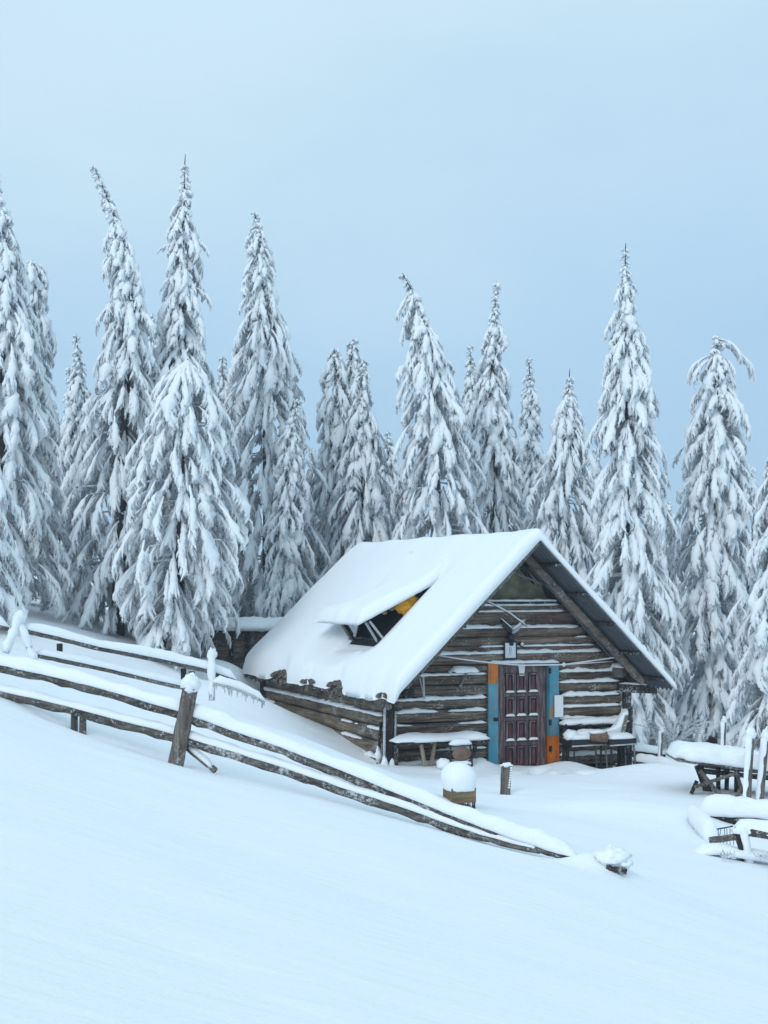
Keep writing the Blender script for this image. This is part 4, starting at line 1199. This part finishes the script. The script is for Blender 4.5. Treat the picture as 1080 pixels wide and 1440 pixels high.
for (a, c, wd, mt, dy) in (((984, 1084), (1018, 1122), 0.06, 'post', 0.0), ((1036, 1087), (976, 1104), 0.045, 'bone', -0.03), ((980, 1098), (972, 1113), 0.05, 'darkwood', 0.02),
                           ((982, 1076), (998, 1118), 0.12, 'darkwood', 0.4), ((1010, 1074), (1010, 1112), 0.06, 'darkwood', 0.6), ((1023, 1077), (1021, 1120), 0.06, 'darkwood', 0.7),
                           ((1034, 1080), (1044, 1112), 0.05, 'post', 0.1), ((1036, 1080), (1036, 1122), 0.07, 'darkwood', 0.5), ((1041, 1110), (1033, 1124), 0.05, 'bone', 0.0), ((1110, 1090), (1112, 1135), 0.08, 'darkwood', 0.3)):
    b_ = MB(); b_.beam(L3(*a, dy), L3(c[0], c[1] + 3, dy), wd, 0.05, up=(0, 1, 0), jit=0.1, segs=4); b_.build('leg', M[mt] if mt != 'bone' else M['post'], tt)
b_ = MB()
for i in range(2):
    b_.beam(L3(986, 1076 + i * 8, 0.82) , L3(1140, 1092 + i * 8, 0.82), 0.04, 0.075, jit=0.15, seed=i, segs=8)
b_.build('back_boards', M['rail'], tt)

def lone_post(px, pyb, pyt, pxt, Y, r_, label, seed, grp=None):
    a_ = on_ground(px, pyb, 15) if Y is None else at(px, pyb, Y); Y = a_[1]
    a_[2] = min(a_[2], G(a_[0], a_[1])) - 0.02
    c_ = at(pxt, pyt, Y) - a_
    t = thing('snowy_post', label, 'post', a_)
    b_ = MB(); b_.tube([(0, 0, -0.25), c_ * 0.5, c_], r_, 9, jit=0.15, seed=seed); b_.build('wood', M['post'], t, smooth=True)
    b_ = MB(); k = 10
    P = [c_ * i / k + np.array((-0.025, -0.012, 0)) for i in range(k + 1)]
    b_.tube(P, [r_ * (0.62 + 0.40 * i / k + 0.3 * nse(i * 0.8, seed)) for i in range(k + 1)], 9, jit=0.3, seed=seed)
    b_.blob(c_ + np.array((0, 0, 0.02)), (r_ * 1.3, r_ * 1.3, r_ * 2.0), seed, 0.5, 14, 10, freq=2.3)
    b_.build('post_snow', M['snow'], t, smooth=True)
lone_post(1049, 1131, 1034, 1056, None, 0.052, 'stout leaning post plastered with snow in front of the trestle table', 1)
lone_post(1067, 1131, 1038, 1077, None, 0.050, 'leaning snow plastered post at the right picture edge by the trestle table', 2)
lone_post(1017, 1062, 1015, 1018, 24.5, 0.035, 'slim white post standing behind the snow slab of the trestle table', 3)
lone_post(928, 1062, 1028, 930, 26.0, 0.035, 'tiny snow capped stake between the cabin and the trestle table', 4)
def lying_log(label, a, c, Ya, Yc, r_, sh_, seed, mat='darkwood', nm='fallen_log', sink=0.12):
    A = at(*a, Ya); C = at(*c, Yc)
    t = thing(nm, label, 'log', A)
    b_ = MB(); k = 12
    P = [(C - A) * i / k + np.array((0, 0, 0.015 * nse(i * 0.6, seed))) for i in range(k + 1)]
    b_.tube(P, r_, 9, jit=0.2, seed=seed); b_.build('trunk_wood', M[mat], t, smooth=True)
    b_ = MB(); b_.cap_path([p + np.array((0, 0, r_ * 0.6)) for p in P], max(r_ * 2.5, sh_ * 1.1 if sink > 0.3 else 0), sh_, seed, sink=sink, ends=0.18); b_.build('log_snow', M['snow'], t, smooth=True)
lying_log('dark log with a snow ridge lying right of the desks', (884, 1058), (932, 1063), 26.2, 26.6, 0.085, 0.13, 51)
lying_log('slim half buried log running from the desks to the trestle table', (893, 1071), (980, 1087), 25.0, 23.6, 0.055, 0.12, 52)
# big snow covered logs on the right edge
lying_log('thick log swollen with snow crossing the right edge above the low fence', (985, 1150), (1135, 1158), 17.8, 17.0, 0.11, 0.21, 53)
sl_ = bpy.data.objects['fallen_log.002']
for f in (0.25, 0.85):
    A_ = np.array(sl_.location); C_ = at(1135, 1158, 17.0); q = A_ * (1 - f) + C_ * f
    b_ = MB(); b_.beam(q - A_ + np.array((0, 0, -0.05)), np.array((q[0], q[1], G(q[0], q[1]) - 0.2)) - A_, 0.09, 0.09, up=(0, 1, 0), jit=0.15, segs=4); b_.build('support', M['darkwood'], sl_)
lying_log('snow laden log end drooping left of the low fence post', (972, 1143), (1003, 1183), 17.4, 16.3, 0.045, 0.15, 54, sink=0.6)
lo = thing('low_fence', 'low broken fence with one dark post buried in snow at the lower right', 'fence', at(1046, 1212, 15.6))
baseL = np.array(lo.location)
def RL(px, py, off=0.0): return at(px, py, 15.6 + off) - baseL
b_ = MB(); b_.beam(RL(1048, 1222, -0.05), RL(1038, 1166, -0.05), 0.07, 0.06, up=(0, 1, 0), jit=0.1, segs=6); po = b_.build('post', M['darkwood'], lo)
b_ = MB(); b_.tube([RL(1054, 1214, -0.08), RL(1050, 1190, -0.08), RL(1044, 1164, -0.08)], [0.05, 0.045, 0.05], 9, jit=0.3, seed=3); b_.build('post_snow', M['snow'], po, smooth=True)
b_ = MB(); b_.beam(RL(1034, 1167), RL(1140, 1184, -0.4), 0.08, 0.08, jit=0.1, segs=6); rl = b_.build('rail', M['rail'], lo)
b_ = MB(); b_.cap_path([RL(1030, 1169), RL(1060, 1172), RL(1140, 1184, -0.4)], 0.20, 0.15, 61, sink=0.1, wob=0.5, ends=0.12); b_.build('rail_snow', M['snow'], rl, smooth=True)
b_ = MB(); b_.beam(RL(998, 1182, 0.2), RL(1042, 1176, 0.05), 0.06, 0.07, jit=0.2, segs=6); rl = b_.build('rail', M['rail'], lo)
b_ = MB(); b_.cap_path([RL(975, 1200), RL(1005, 1196), RL(1043, 1203), RL(1100, 1210)], 0.28, 0.10, 62, sink=0.2, wob=0.5, ends=0.2); b_.build('drifted_snow', M['snow'], lo, smooth=True)
b_ = MB()
for i in range(8):
    x = 1010 + i * 4.0 + 2.5 * nse(i * 3.3, 7); b_.tube([RL(x, 1165 + 4 * nse(i, 2), 0.25), RL(x + 6 * nse(i * 1.7, 4), 1176, 0.25), RL(x + 9.0 * nse(i * 2.1, 1), 1188, 0.25)], 0.0035, 4)
b_.tube([RL(1008, 1166, 0.25), RL(1030, 1162, 0.25), RL(1042, 1166, 0.25)], 0.008, 5); b_.build('wire_mesh', M['iron'], lo)
# little tufts of green poking out at the fence foot
rng = random.Random(8)
for lab, px, py in (('small dark green sprig in the snow left of the low fence post', 1023, 1203), ('small green sprig in the snow at the right edge under the low fence', 1072, 1205)):
    t = thing('green_sprig', lab, 'plant', at(px, py, 15.3))
    b_ = MB()
    for k in range(44):
        o_ = np.array((rng.uniform(-0.07, 0.07), rng.uniform(-0.05, 0.05), rng.uniform(-0.03, 0.01)))
        d = np.array((rng.uniform(-1, 1), rng.uniform(-1, 0.2), rng.uniform(0.0, 0.9))); d /= np.linalg.norm(d)
        b_.tube([o_, o_ + d * rng.uniform(0.04, 0.09)], [0.006, 0.002], 4)
    b_.build('needles', M['needles'], t)

# ------------------------------------------------------------------ snow-laden spruces
def unit_loft(path, ru, rd, rs, n, rng, amp, flat=0.0):
    """rings around a path lying in the x-y plane of a bough; ru up-radius, rd down-radius, rs side-radius"""
    path = np.array(path); k = len(path)
    tan = np.gradient(path, axis=0); tan /= (np.linalg.norm(tan, axis=1, keepdims=True) + 1e-9)
    side = np.stack([-tan[:, 1], tan[:, 0], np.zeros(k)], 1)
    sl = np.linalg.norm(side, axis=1, keepdims=True); side /= np.maximum(sl, 1e-6)
    V = []
    ph = rng.uniform(0, 6.28, 6)
    for i in range(k):
        for j in range(n):
            a = 2 * math.pi * j / n
            c, s = math.cos(a), math.sin(a)
            kk = 1 + amp * (math.sin(i * 1.7 + ph[0]) * 0.5 + math.sin(i * 2.9 + j * 1.3 + ph[1]) * 0.5 + rng.uniform(-0.5, 0.5))
            up = (ru[i] if s > 0 else rd[i]) * s
            V.append(path[i] + side[i] * c * rs[i] * kk + np.array((0, 0, up * kk)))
    F = []
    for i in range(k - 1):
        for j in range(n):
            j2 = (j + 1) % n
            F.append((i * n + j, i * n + j2, (i + 1) * n + j2, (i + 1) * n + j))
    return np.array(V), F

def bough(seed, nl=12, sn_=8, ln_=5, strands=110, wstr=110):
    rng = np.random.default_rng(seed)
    SV, SF, NV, NF = [], [], [], []
    def put(V_, F_, V, F):
        o = sum(len(x) for x in V_); V_.append(V); F_.append(np.array(F) + o)
    k = 10
    x = np.linspace(0.03, 1.0, k)
    y = 0.03 * np.sin(x * 5 + rng.uniform(0, 6))
    prof = np.array([0.22, 0.36, 0.50, 0.64, 0.78, 0.90, 1.0, 1.0, 0.80, 0.25]) * rng.uniform(0.72, 1.28, k)
    path = np.stack([x, y, np.zeros(k)], 1)
    V, F = unit_loft(path, 0.066 * prof, 0.02 * prof, 0.094 * prof, sn_, rng, 0.38)
    put(SV, SF, V, F)
    lobes = [(path, 1.0)]
    for i in range(nl):
        t = 0.22 + 0.72 * ((i + rng.uniform(0, 0.8)) / nl) ** 0.75
        sg = 1 if i % 2 else -1
        if rng.random() < 0.25: sg = -sg
        ang = sg * rng.uniform(0.10, 0.50)
        L = rng.uniform(0.14, 0.30) * (1.1 - 0.45 * t)
        kk = 5
        s = np.linspace(0, 1, kk)
        y0 = sg * rng.uniform(0.0, 0.06)
        bx_ = t + np.cos(ang) * L * s + 0.03 * s * s
        by_ = np.interp(t, x, y) + y0 + np.sin(ang) * L * s
        bz_ = 0.016 - 0.04 * s - 0.05 * s * s
        pr_ = np.array([0.6, 0.9, 1.05, 0.9, 0.12]) * rng.uniform(0.7, 1.3, kk)
        pth = np.stack([bx_, by_, bz_], 1)
        V, F = unit_loft(pth, 0.036 * pr_, 0.012 * pr_, 0.038 * pr_ * rng.uniform(0.65, 1.35), ln_, rng, 0.45)
        put(SV, SF, V, F)
        lobes.append((pth, 0.6))
    V, F = unit_loft(path * np.array((1.01, 1, 1)) + np.array((0, 0, -0.03)), 0.03 * prof, 0.03 * prof, 0.06 * prof, 6, rng, 0.4)
    put(NV, NF, V, F)
    for (pth, sc_) in lobes[1:]:
        V, F = unit_loft((pth - pth[0]) * 1.14 + pth[0] + np.array((0, 0, -0.022)), np.full(5, 0.012), np.array((0.018, 0.022, 0.022, 0.018, 0.006)), np.array((0.03, 0.040, 0.042, 0.032, 0.005)), 4, rng, 0.5)
        put(NV, NF, V, F)
    def strand_set(n, lo, hi, w0, w1, zoff):
        q = []
        for s_i in range(n):
            pth, sc_ = lobes[rng.integers(0, len(lobes))]
            f = rng.uniform(0.1, 1.0) * (len(pth) - 1); i = int(min(f, len(pth) - 2)); g = f - i
            p = pth[i] * (1 - g) + pth[i + 1] * g
            p = p + np.array((0, rng.uniform(-0.035, 0.035), zoff))
            d = (pth[i + 1] - pth[i]); d /= np.linalg.norm(d) + 1e-9
            d = d * rng.uniform(0.4, 1.1) + np.array((rng.uniform(-0.1, 0.6), rng.uniform(-0.7, 0.7), rng.uniform(-0.8, 0.2)))
            d /= np.linalg.norm(d)
            l = rng.uniform(lo, hi); w_ = rng.uniform(w0, w1)
            n_ = np.cross(d, rng.normal(size=3)); n_ /= np.linalg.norm(n_) + 1e-9
            q.append([p - n_ * w_, p + n_ * w_, p + d * l + n_ * w_ * 0.35, p + d * l - n_ * w_ * 0.35])
        q = np.array(q).reshape(-1, 3)
        return q, np.arange(len(q)).reshape(-1, 4)
    put(NV, NF, *strand_set(strands, 0.05, 0.13, 0.005, 0.011, -0.02))
    put(SV, SF, *strand_set(wstr, 0.05, 0.10, 0.006, 0.012, 0.0))
    return np.concatenate(SV), np.concatenate(SF), np.concatenate(NV), np.concatenate(NF)

TPL = [bough(100 + i) for i in range(12)]
TPL_S = [bough(200 + i, nl=5, sn_=6, ln_=4, strands=40, wstr=36) for i in range(8)]     # for the small boughs near the tips

def bend(V, L, wd, a0, a1, az, root, lat, hang):
    """lay a unit bough along a drooping arc"""
    n = 24
    t = np.linspace(0, 1.15, n)
    an = a0 + (a1 - a0) * np.clip(t, 0, 1.1) ** 0.8
    dx = np.cos(an) * (t[1] - t[0]); dz = np.sin(an) * (t[1] - t[0])
    X = np.concatenate([[0], np.cumsum(dx)[:-1]]); Z = np.concatenate([[0], np.cumsum(dz)[:-1]])
    x = np.clip(V[:, 0], 0, 1.15)
    px_ = np.interp(x, t, X); pz = np.interp(x, t, Z); aa = np.interp(x, t, an)
    h = V[:, 2] * wd
    r = px_ * L - np.sin(aa) * h * L
    z = pz * L + np.cos(aa) * h * L
    y = V[:, 1] * L * wd + lat * x * x * L
    z = z - hang * np.abs(V[:, 1]) * L
    c, s = math.cos(az), math.sin(az)
    return np.stack([root[0] + r * c - y * s, root[1] + r * s + y * c, root[2] + z], 1)

def arc_cd(a0, a1):
    t = np.linspace(0, 1, 24); an = a0 + (a1 - a0) * t ** 0.8
    return float(np.cos(an).mean()), float(-np.sin(an).mean())

def spruce(label, axis_px, hw_px, Y, seed, group=None, dens=1.0, big=1.0, snow=1.0, name='spruce_tree', leader=0.0, wild=None, lo_cut=None):
    rng = np.random.default_rng(seed)
    k = Y / FPX
    bx_, by_ = at(axis_px[-1][0], axis_px[-1][1], Y)[:2]
    gz0 = G(bx_, by_)
    top = at(axis_px[0][0], axis_px[0][1], Y)
    axp = [at(p[0], p[1], Y) for p in axis_px]
    axp[-1][2] = gz0 - 0.1
    # a forward / backward sway of its own so the trunk is not flat in the picture plane
    hh = np.array([p[2] for p in axp]); xx = np.array([p[0] for p in axp])
    if hh[-1] > hh[-2] - 0.05: axp.pop(-2); hh = np.array([p[2] for p in axp]); xx = np.array([p[0] for p in axp])
    order = np.argsort(hh)
    hs, xs_ = hh[order], xx[order]
    zT = hs[-1]
    sway = rng.uniform(-0.25, 0.25)
    sd_t = seed * 3.37
    def ax(z):
        return np.array([np.interp(z, hs, xs_), by_ + sway * ((z - gz0) / (zT - gz0)) ** 2, z])
    hz = np.array([at(540, p[0], Y)[2] for p in hw_px][::-1]); hr = np.array([p[1] * k for p in hw_px][::-1])
    def rad(z): return float(np.interp(z, hz, hr))
    root = thing(name, label, 'tree', (bx_, by_, gz0), 0.0, group)
    o = np.array((bx_, by_, gz0))
    # trunk
    tb_ = MB(); nseg = 26
    P = [ax(gz0 - 0.3 + (zT - gz0 + 0.3) * i / nseg) - o for i in range(nseg + 1)]
    H = zT - gz0
    tb_.tube(P, [0.014 * H * (1 - i / nseg) + 0.008 for i in range(nseg + 1)], 8, jit=0.15, seed=seed % 17)
    if leader:
        tb_.tube([P[-1], P[-1] + np.array((0.01, 0, leader))], [0.014, 0.006], 5)
    tb_.build('trunk', M['bark'], root, smooth=True)
    SV, SF, NV, NF = [], [], [], []; so = no = 0
    z = zT - 0.02
    az = rng.uniform(0, 6.28)
    items = []
    while z > gz0 + 0.05:
        r = rad(z)
        step = np.clip(0.060 + 0.055 * r, 0.060, 0.145) / dens
        nb = 2 if r < 0.16 else (3 if r < 0.35 else (4 if r < 0.6 else (5 if r < 0.9 else (6 if r < 1.3 else 7))))
        for _ in range(nb):
            az += 2.4 + rng.uniform(-0.35, 0.35)
            zz = z + rng.uniform(-0.5, 0.5) * step
            ca_, sa_ = math.cos(az), math.sin(az)
            if r > 0.3 and nse(ca_ * 1.5 + sd_t, sa_ * 1.5, zz * 1.3) < -0.26 and rng.random() < (0.42 if zz > gz0 + 0.45 * H else 0.15): continue
            lump = 1 + 0.30 * nse(ca_ * 1.3 + sd_t + 9, sa_ * 1.3, zz * 1.1) + 0.10 * nse(zz * 3.1, sd_t)
            reach = max(0.10, rad(zz) * lump * (1.0 - 0.55 * rng.random() ** 1.4)) * (1.18 if rng.random() < 0.10 else 1.0)
            items.append((zz, reach, az, r))
        z -= step
    for (zz, reach, az_, r) in items:
        small = reach < 0.42
        if r < 0.25: a0 = rng.uniform(-0.6, 0.2); a1 = rng.uniform(-1.35, -0.6)
        else:        a0 = rng.uniform(-0.95, -0.50); a1 = rng.uniform(-1.42, -1.05)
        c_, d_ = arc_cd(a0, a1)
        L = reach / max(c_, 0.25)
        Lm = rng.uniform(0.55, 1.25)
        off = 0.0
        if L > Lm:
            off = reach - c_ * Lm; L = Lm
        rz_ = min(zz + d_ * L * 0.85, zT - 0.01 - 0.02 * rng.random())
        T = TPL_S[rng.integers(0, len(TPL_S))] if small else TPL[rng.integers(0, len(TPL))]
        heavy = rng.random() < 0.16
        wd = (0.80 if not small else 1.2) * rng.uniform(0.7, 1.25) * (1.35 if heavy else 1.0) * big * (1.9 if reach < 0.2 else 1.0)
        lat = rng.uniform(-0.14, 0.14)
        dirv_ = np.array((math.cos(az_), math.sin(az_), 0.0))
        rt0 = ax(rz_) - o
        rt = rt0 + dirv_ * off
        hang = rng.uniform(0.1, 0.5)
        V = bend(T[0] * np.array((1, 1, snow * (1.35 if heavy else 1.0))), L, wd, a0, a1, az_, rt, lat, hang)
        SV.append(V); SF.append(T[1] + so); so += len(V)
        V = bend(T[2], L, wd, a0, a1, az_, rt, lat, hang)
        NV.append(V); NF.append(T[3] + no); no += len(V)
        if off > 0.1 and rng.random() < 0.3:                                   # the bare limb between trunk and bough
            sdv = np.array((-dirv_[1], dirv_[0], 0)) * 0.02; up_ = np.array((0, 0, 0.02)); r0 = rt0 + np.array((0, 0, 0.12 * off))
            V = np.array([r0 + sdv, r0 + up_, r0 - sdv, r0 - up_, rt + sdv, rt + up_, rt - sdv, rt - up_])
            NV.append(V); NF.append(np.array([[0, 1, 5, 4], [1, 2, 6, 5], [2, 3, 7, 6], [3, 0, 4, 7]]) + no); no += 8
    for (py, az_, L, a0, a1) in (wild or []):
        T = TPL[rng.integers(0, len(TPL))]
        rt = ax(at(540, py, Y)[2]) - o
        V = bend(T[0], L, 0.75, a0, a1, az_, rt, 0, 0.1); SV.append(V); SF.append(T[1] + so); so += len(V)
        V = bend(T[2], L, 0.75, a0, a1, az_, rt, 0, 0.1); NV.append(V); NF.append(T[3] + no); no += len(V)
    crown = raw_mesh('crown', np.concatenate(NV), np.concatenate(NF), M['needles'], root, smooth=False)
    raw_mesh('crown_snow', np.concatenate(SV), np.concatenate(SF), M['tree_snow'], crown, smooth=True)
    return root

GRP = None
spruce('tall dense spruce cut by the left picture edge, pointed top', [(-6, 240), (0, 300), (4, 500), (0, 880)], [(240, 3), (300, 14), (400, 36), (500, 58), (600, 76), (700, 88), (850, 96)], 30, 1)
spruce('spruce with a blunt drooping top peeking out behind the left edge spruce', [(48, 368), (46, 400), (35, 520), (25, 880)], [(368, 10), (385, 18), (450, 30), (600, 55), (880, 62)], 33, 2, wild=[(372, 0.1, 0.5, 0.1, -1.5), (385, 0.0, 0.6, 0.0, -1.5)])
spruce('tall spruce with a thin top bent over to the left', [(134, 237), (148, 268), (165, 312), (176, 360), (182, 430), (180, 520), (172, 650), (165, 890)], [(237, 4), (280, 11), (330, 17), (400, 29), (480, 45), (560, 58), (650, 74), (750, 84), (890, 88)], 31, 3)
spruce('tallest spruce, straight with a narrow ragged spire and bare tip', [(258, 226), (257, 300), (254, 420), (250, 600), (250, 900)], [(226, 6), (250, 9), (285, 14), (330, 24), (360, 30), (400, 28), (470, 36), (560, 52), (700, 80), (900, 92)], 31.5, 4, leader=0.22, wild=[(330, 0.0, 0.75, 0.0, -1.1), (400, 0.0, 0.9, 0.1, -1.2), (340, 3.1, 0.6, 0.1, -0.6)])
spruce('broad nearer spruce with a wide snow capped crown and no spire, left of the cabin', [(262, 503), (262, 560), (254, 700), (238, 860), (222, 935)], [(503, 16), (520, 38), (560, 52), (640, 70), (720, 90), (800, 104), (850, 84), (885, 56), (935, 50)], 29, 5)
spruce('tall spruce with a slightly bent tip, right of the tallest one', [(358, 297), (365, 340), (370, 430), (374, 560), (378, 870)], [(297, 4), (340, 17), (420, 29), (500, 50), (600, 63), (720, 80), (870, 92)], 35.5, 6)
spruce('small spruce tip leaning out to the right behind a taller spruce', [(420, 560), (410, 600), (405, 700), (400, 870)], [(560, 4), (620, 18), (720, 32), (870, 38)], 34, 7)
spruce('slender spruce with a thin sharp tip between two tall left spruces', [(108, 470), (112, 520), (115, 600), (110, 880)], [(470, 3), (520, 12), (600, 30), (880, 50)], 36, 8)
spruce('tiny spruce tip, lower and further left than the slender one beside it', [(95, 514), (96, 560), (95, 640), (95, 880)], [(514, 3), (560, 9), (640, 20), (880, 42)], 38, 9)
spruce('dark spruce with a crooked top, left one of the dark trio behind the cabin ridge', [(470, 488), (472, 540), (467, 640), (462, 850)], [(488, 9), (510, 16), (540, 21), (620, 32), (740, 48), (850, 60)], 37, 10, snow=0.75)
spruce('dark spruce with a stubby upright top, middle one of the dark trio', [(497, 478), (493, 530), (490, 700), (487, 850)], [(478, 8), (530, 16), (650, 34), (850, 58)], 37.6, 11, snow=0.75)
spruce('dark grey spruce with a regular cone, right one of the dark trio', [(511, 507), (511, 560), (510, 850)], [(507, 7), (540, 14), (600, 27), (700, 46), (850, 62)], 36, 12, snow=0.8)
spruce('spruce with its top curved left, rising straight behind the cabin ridge', [(566, 382), (577, 400), (591, 440), (603, 500), (612, 600), (616, 760), (616, 870)], [(382, 4), (410, 9), (440, 18), (500, 31), (560, 44), (640, 60), (740, 74), (870, 80)], 34, 13)
spruce('pointed spruce with a long thin spire, right of the curved one', [(699, 394), (696, 440), (692, 520), (695, 640), (700, 870)], [(394, 4), (440, 9), (480, 17), (560, 31), (640, 42), (740, 46), (870, 52)], 36, 14)
spruce('small narrow spruce top at the left shoulder of the long thin spire', [(661, 484), (663, 530), (668, 600), (670, 870)], [(484, 4), (520, 11), (600, 22), (870, 42)], 38, 15)
spruce('slimmest spruce, a narrow column in the gap above the cabin gable', [(744, 502), (746, 560), (750, 640), (750, 870)], [(502, 4), (540, 11), (600, 16), (700, 28), (870, 36)], 39, 16)
spruce('frosty spruce with a pale fine top and broad snowy skirts behind the gable', [(802, 528), (801, 560), (798, 640), (795, 700), (790, 900)], [(528, 3), (560, 14), (610, 25), (640, 33), (700, 52), (780, 66), (900, 74)], 35, 17, leader=0.2)
spruce('tall slender symmetrical spruce right of the cabin roof', [(879, 350), (879, 420), (882, 520), (885, 700), (888, 1040)], [(350, 4), (380, 9), (440, 21), (500, 32), (560, 42), (680, 56), (780, 67), (900, 72), (1040, 72)], 31, 18, leader=0.12)
spruce('spruce with a broken top and long boughs drooping to the right', [(1008, 472), (1008, 520), (1004, 700), (1000, 1050)], [(472, 5), (495, 12), (530, 26), (560, 31), (620, 50), (700, 57), (800, 62), (900, 68), (1050, 66)], 32, 19, wild=[(476, 0.0, 0.85, 0.05, -1.5), (482, 0.15, 1.2, -0.15, -1.2), (500, 3.0, 1.0, 0.1, -1.45), (478, -0.5, 0.8, 0.0, -1.4), (505, 3.4, 0.9, 0.0, -1.4)])
spruce('spruce half outside the right picture edge', [(1098, 590), (1095, 700), (1090, 1080)], [(590, 5), (650, 20), (760, 42), (900, 62), (1080, 72)], 29, 20)
spruce('nearest spruce on the far left edge, only its heavy white boughs showing', [(-48, 540), (-45, 700), (-40, 880)], [(540, 10), (640, 46), (720, 66), (800, 80), (880, 88)], 26.5, 21)
spruce('distant spruce low in the gap left of the curved top spruce', [(545, 606), (546, 700), (548, 870)], [(606, 4), (660, 18), (740, 36), (870, 56)], 42, 22)
spruce('pale spruce low in the gap between the two right hand spruces', [(1058, 655), (1056, 720), (1050, 1020)], [(655, 5), (720, 22), (850, 42), (1020, 55)], 36, 23)
spruce('low distant spruce filling the gap right of the dark left trio', [(440, 630), (441, 700), (442, 870)], [(630, 4), (700, 22), (870, 42)], 43, 24)
spruce('low distant spruce between the tall slender and the broken topped spruce', [(938, 705), (940, 780), (942, 1000)], [(705, 5), (770, 24), (1000, 55)], 41, 25)
spruce('low spruce in the gap between the frosty top and the tall slender spruce', [(838, 630), (838, 700), (836, 950)], [(630, 4), (700, 20), (950, 50)], 40, 26)
spruce('shadowy spruce filling the gap behind the two tallest left spruces', [(214, 440), (212, 560), (212, 890)], [(440, 5), (560, 28), (700, 45), (890, 60)], 37, 27, snow=0.8)
spruce('shadowy spruce behind the broad snow capped spruce', [(312, 500), (312, 600), (312, 890)], [(500, 5), (600, 26), (890, 60)], 36.5, 28, snow=0.8)
spruce('dim spruce low behind the left edge trees', [(75, 560), (75, 640), (75, 880)], [(560, 5), (640, 26), (880, 58)], 39, 29, snow=0.85)
spruce('low dim spruce filling the gap under the slimmest spruce', [(722, 610), (722, 700), (722, 890)], [(610, 4), (700, 24), (890, 48)], 44, 30)
spruce('low dim spruce just left of the ridge behind the dark trio', [(480, 640), (480, 720), (478, 890)], [(640, 10), (720, 34), (890, 60)], 45, 31)

spruce('dim far spruce low in the dip behind the small leaning tip', [(398, 690), (398, 760), (398, 900)], [(690, 5), (760, 26), (900, 60)], 46, 32)
spruce('dim far spruce low behind the shed roof', [(335, 700), (335, 770), (335, 900)], [(700, 5), (770, 26), (900, 64)], 44, 33)
# bare frosted shrub between the right spruces
sy_ = at(945, 1052, 28.5); sy_[2] = G(sy_[0], sy_[1]) - 0.02
shb = thing('bare_shrub', 'leafless frosted shrub with arching twigs right of the cabin eave', 'shrub', sy_)
b_ = MB(); rng = random.Random(4)
for k in range(26):
    a = rng.uniform(0, 6.28); d = np.array((math.cos(a), math.sin(a) * 0.6, 0)); L = rng.uniform(0.5, 1.25); P = []
    for i in range(7):
        f = i / 6; P.append(d * L * 0.75 * f ** 1.3 + np.array((0.05 * nse(k, i * 0.7), 0, L * (1.15 * f - 0.55 * f * f))))
    b_.tube(P, [0.020 - 0.012 * i / 6 for i in range(7)], 5, jit=0.3, seed=k)
    for q in range(3):
        i = rng.randint(2, 5); e = np.array((rng.uniform(-1, 1), rng.uniform(-0.5, 0.5), rng.uniform(-0.3, 0.7))); b_.tube([P[i], P[i] + e * 0.16, P[i] + e * 0.3 - np.array((0, 0, 0.05))], [0.011, 0.009, 0.005], 4)
b_.build('stems', M['frostpost'], shb, smooth=True)

# ------------------------------------------------------------------ the frosty air
gco = np.array([v.co[:] for v in ground.data.vertices])
glo, ghi = gco.min(0), gco.max(0)
hz_ = MB(); hz_.box((glo[0] - 1, glo[1] - 1, glo[2] - 1), (ghi[0] + 1, ghi[1] + 1, max(ghi[2], 14.5) + 1))
m, n, b = new_mat('frosty_air')
n.nodes.remove(b)
vol = n.nodes.new('ShaderNodeVolumePrincipled')
vol.inputs['Color'].default_value = (0.74, 0.87, 1.0, 1)
vol.inputs['Density'].default_value = 0.0018
vol.inputs['Anisotropy'].default_value = 0.2
n.links.new(vol.outputs[0], n.nodes['Material Output'].inputs['Volume'])
tag(hz_.build('haze', m), kind='stuff')
SC.cycles.volume_bounces = 0
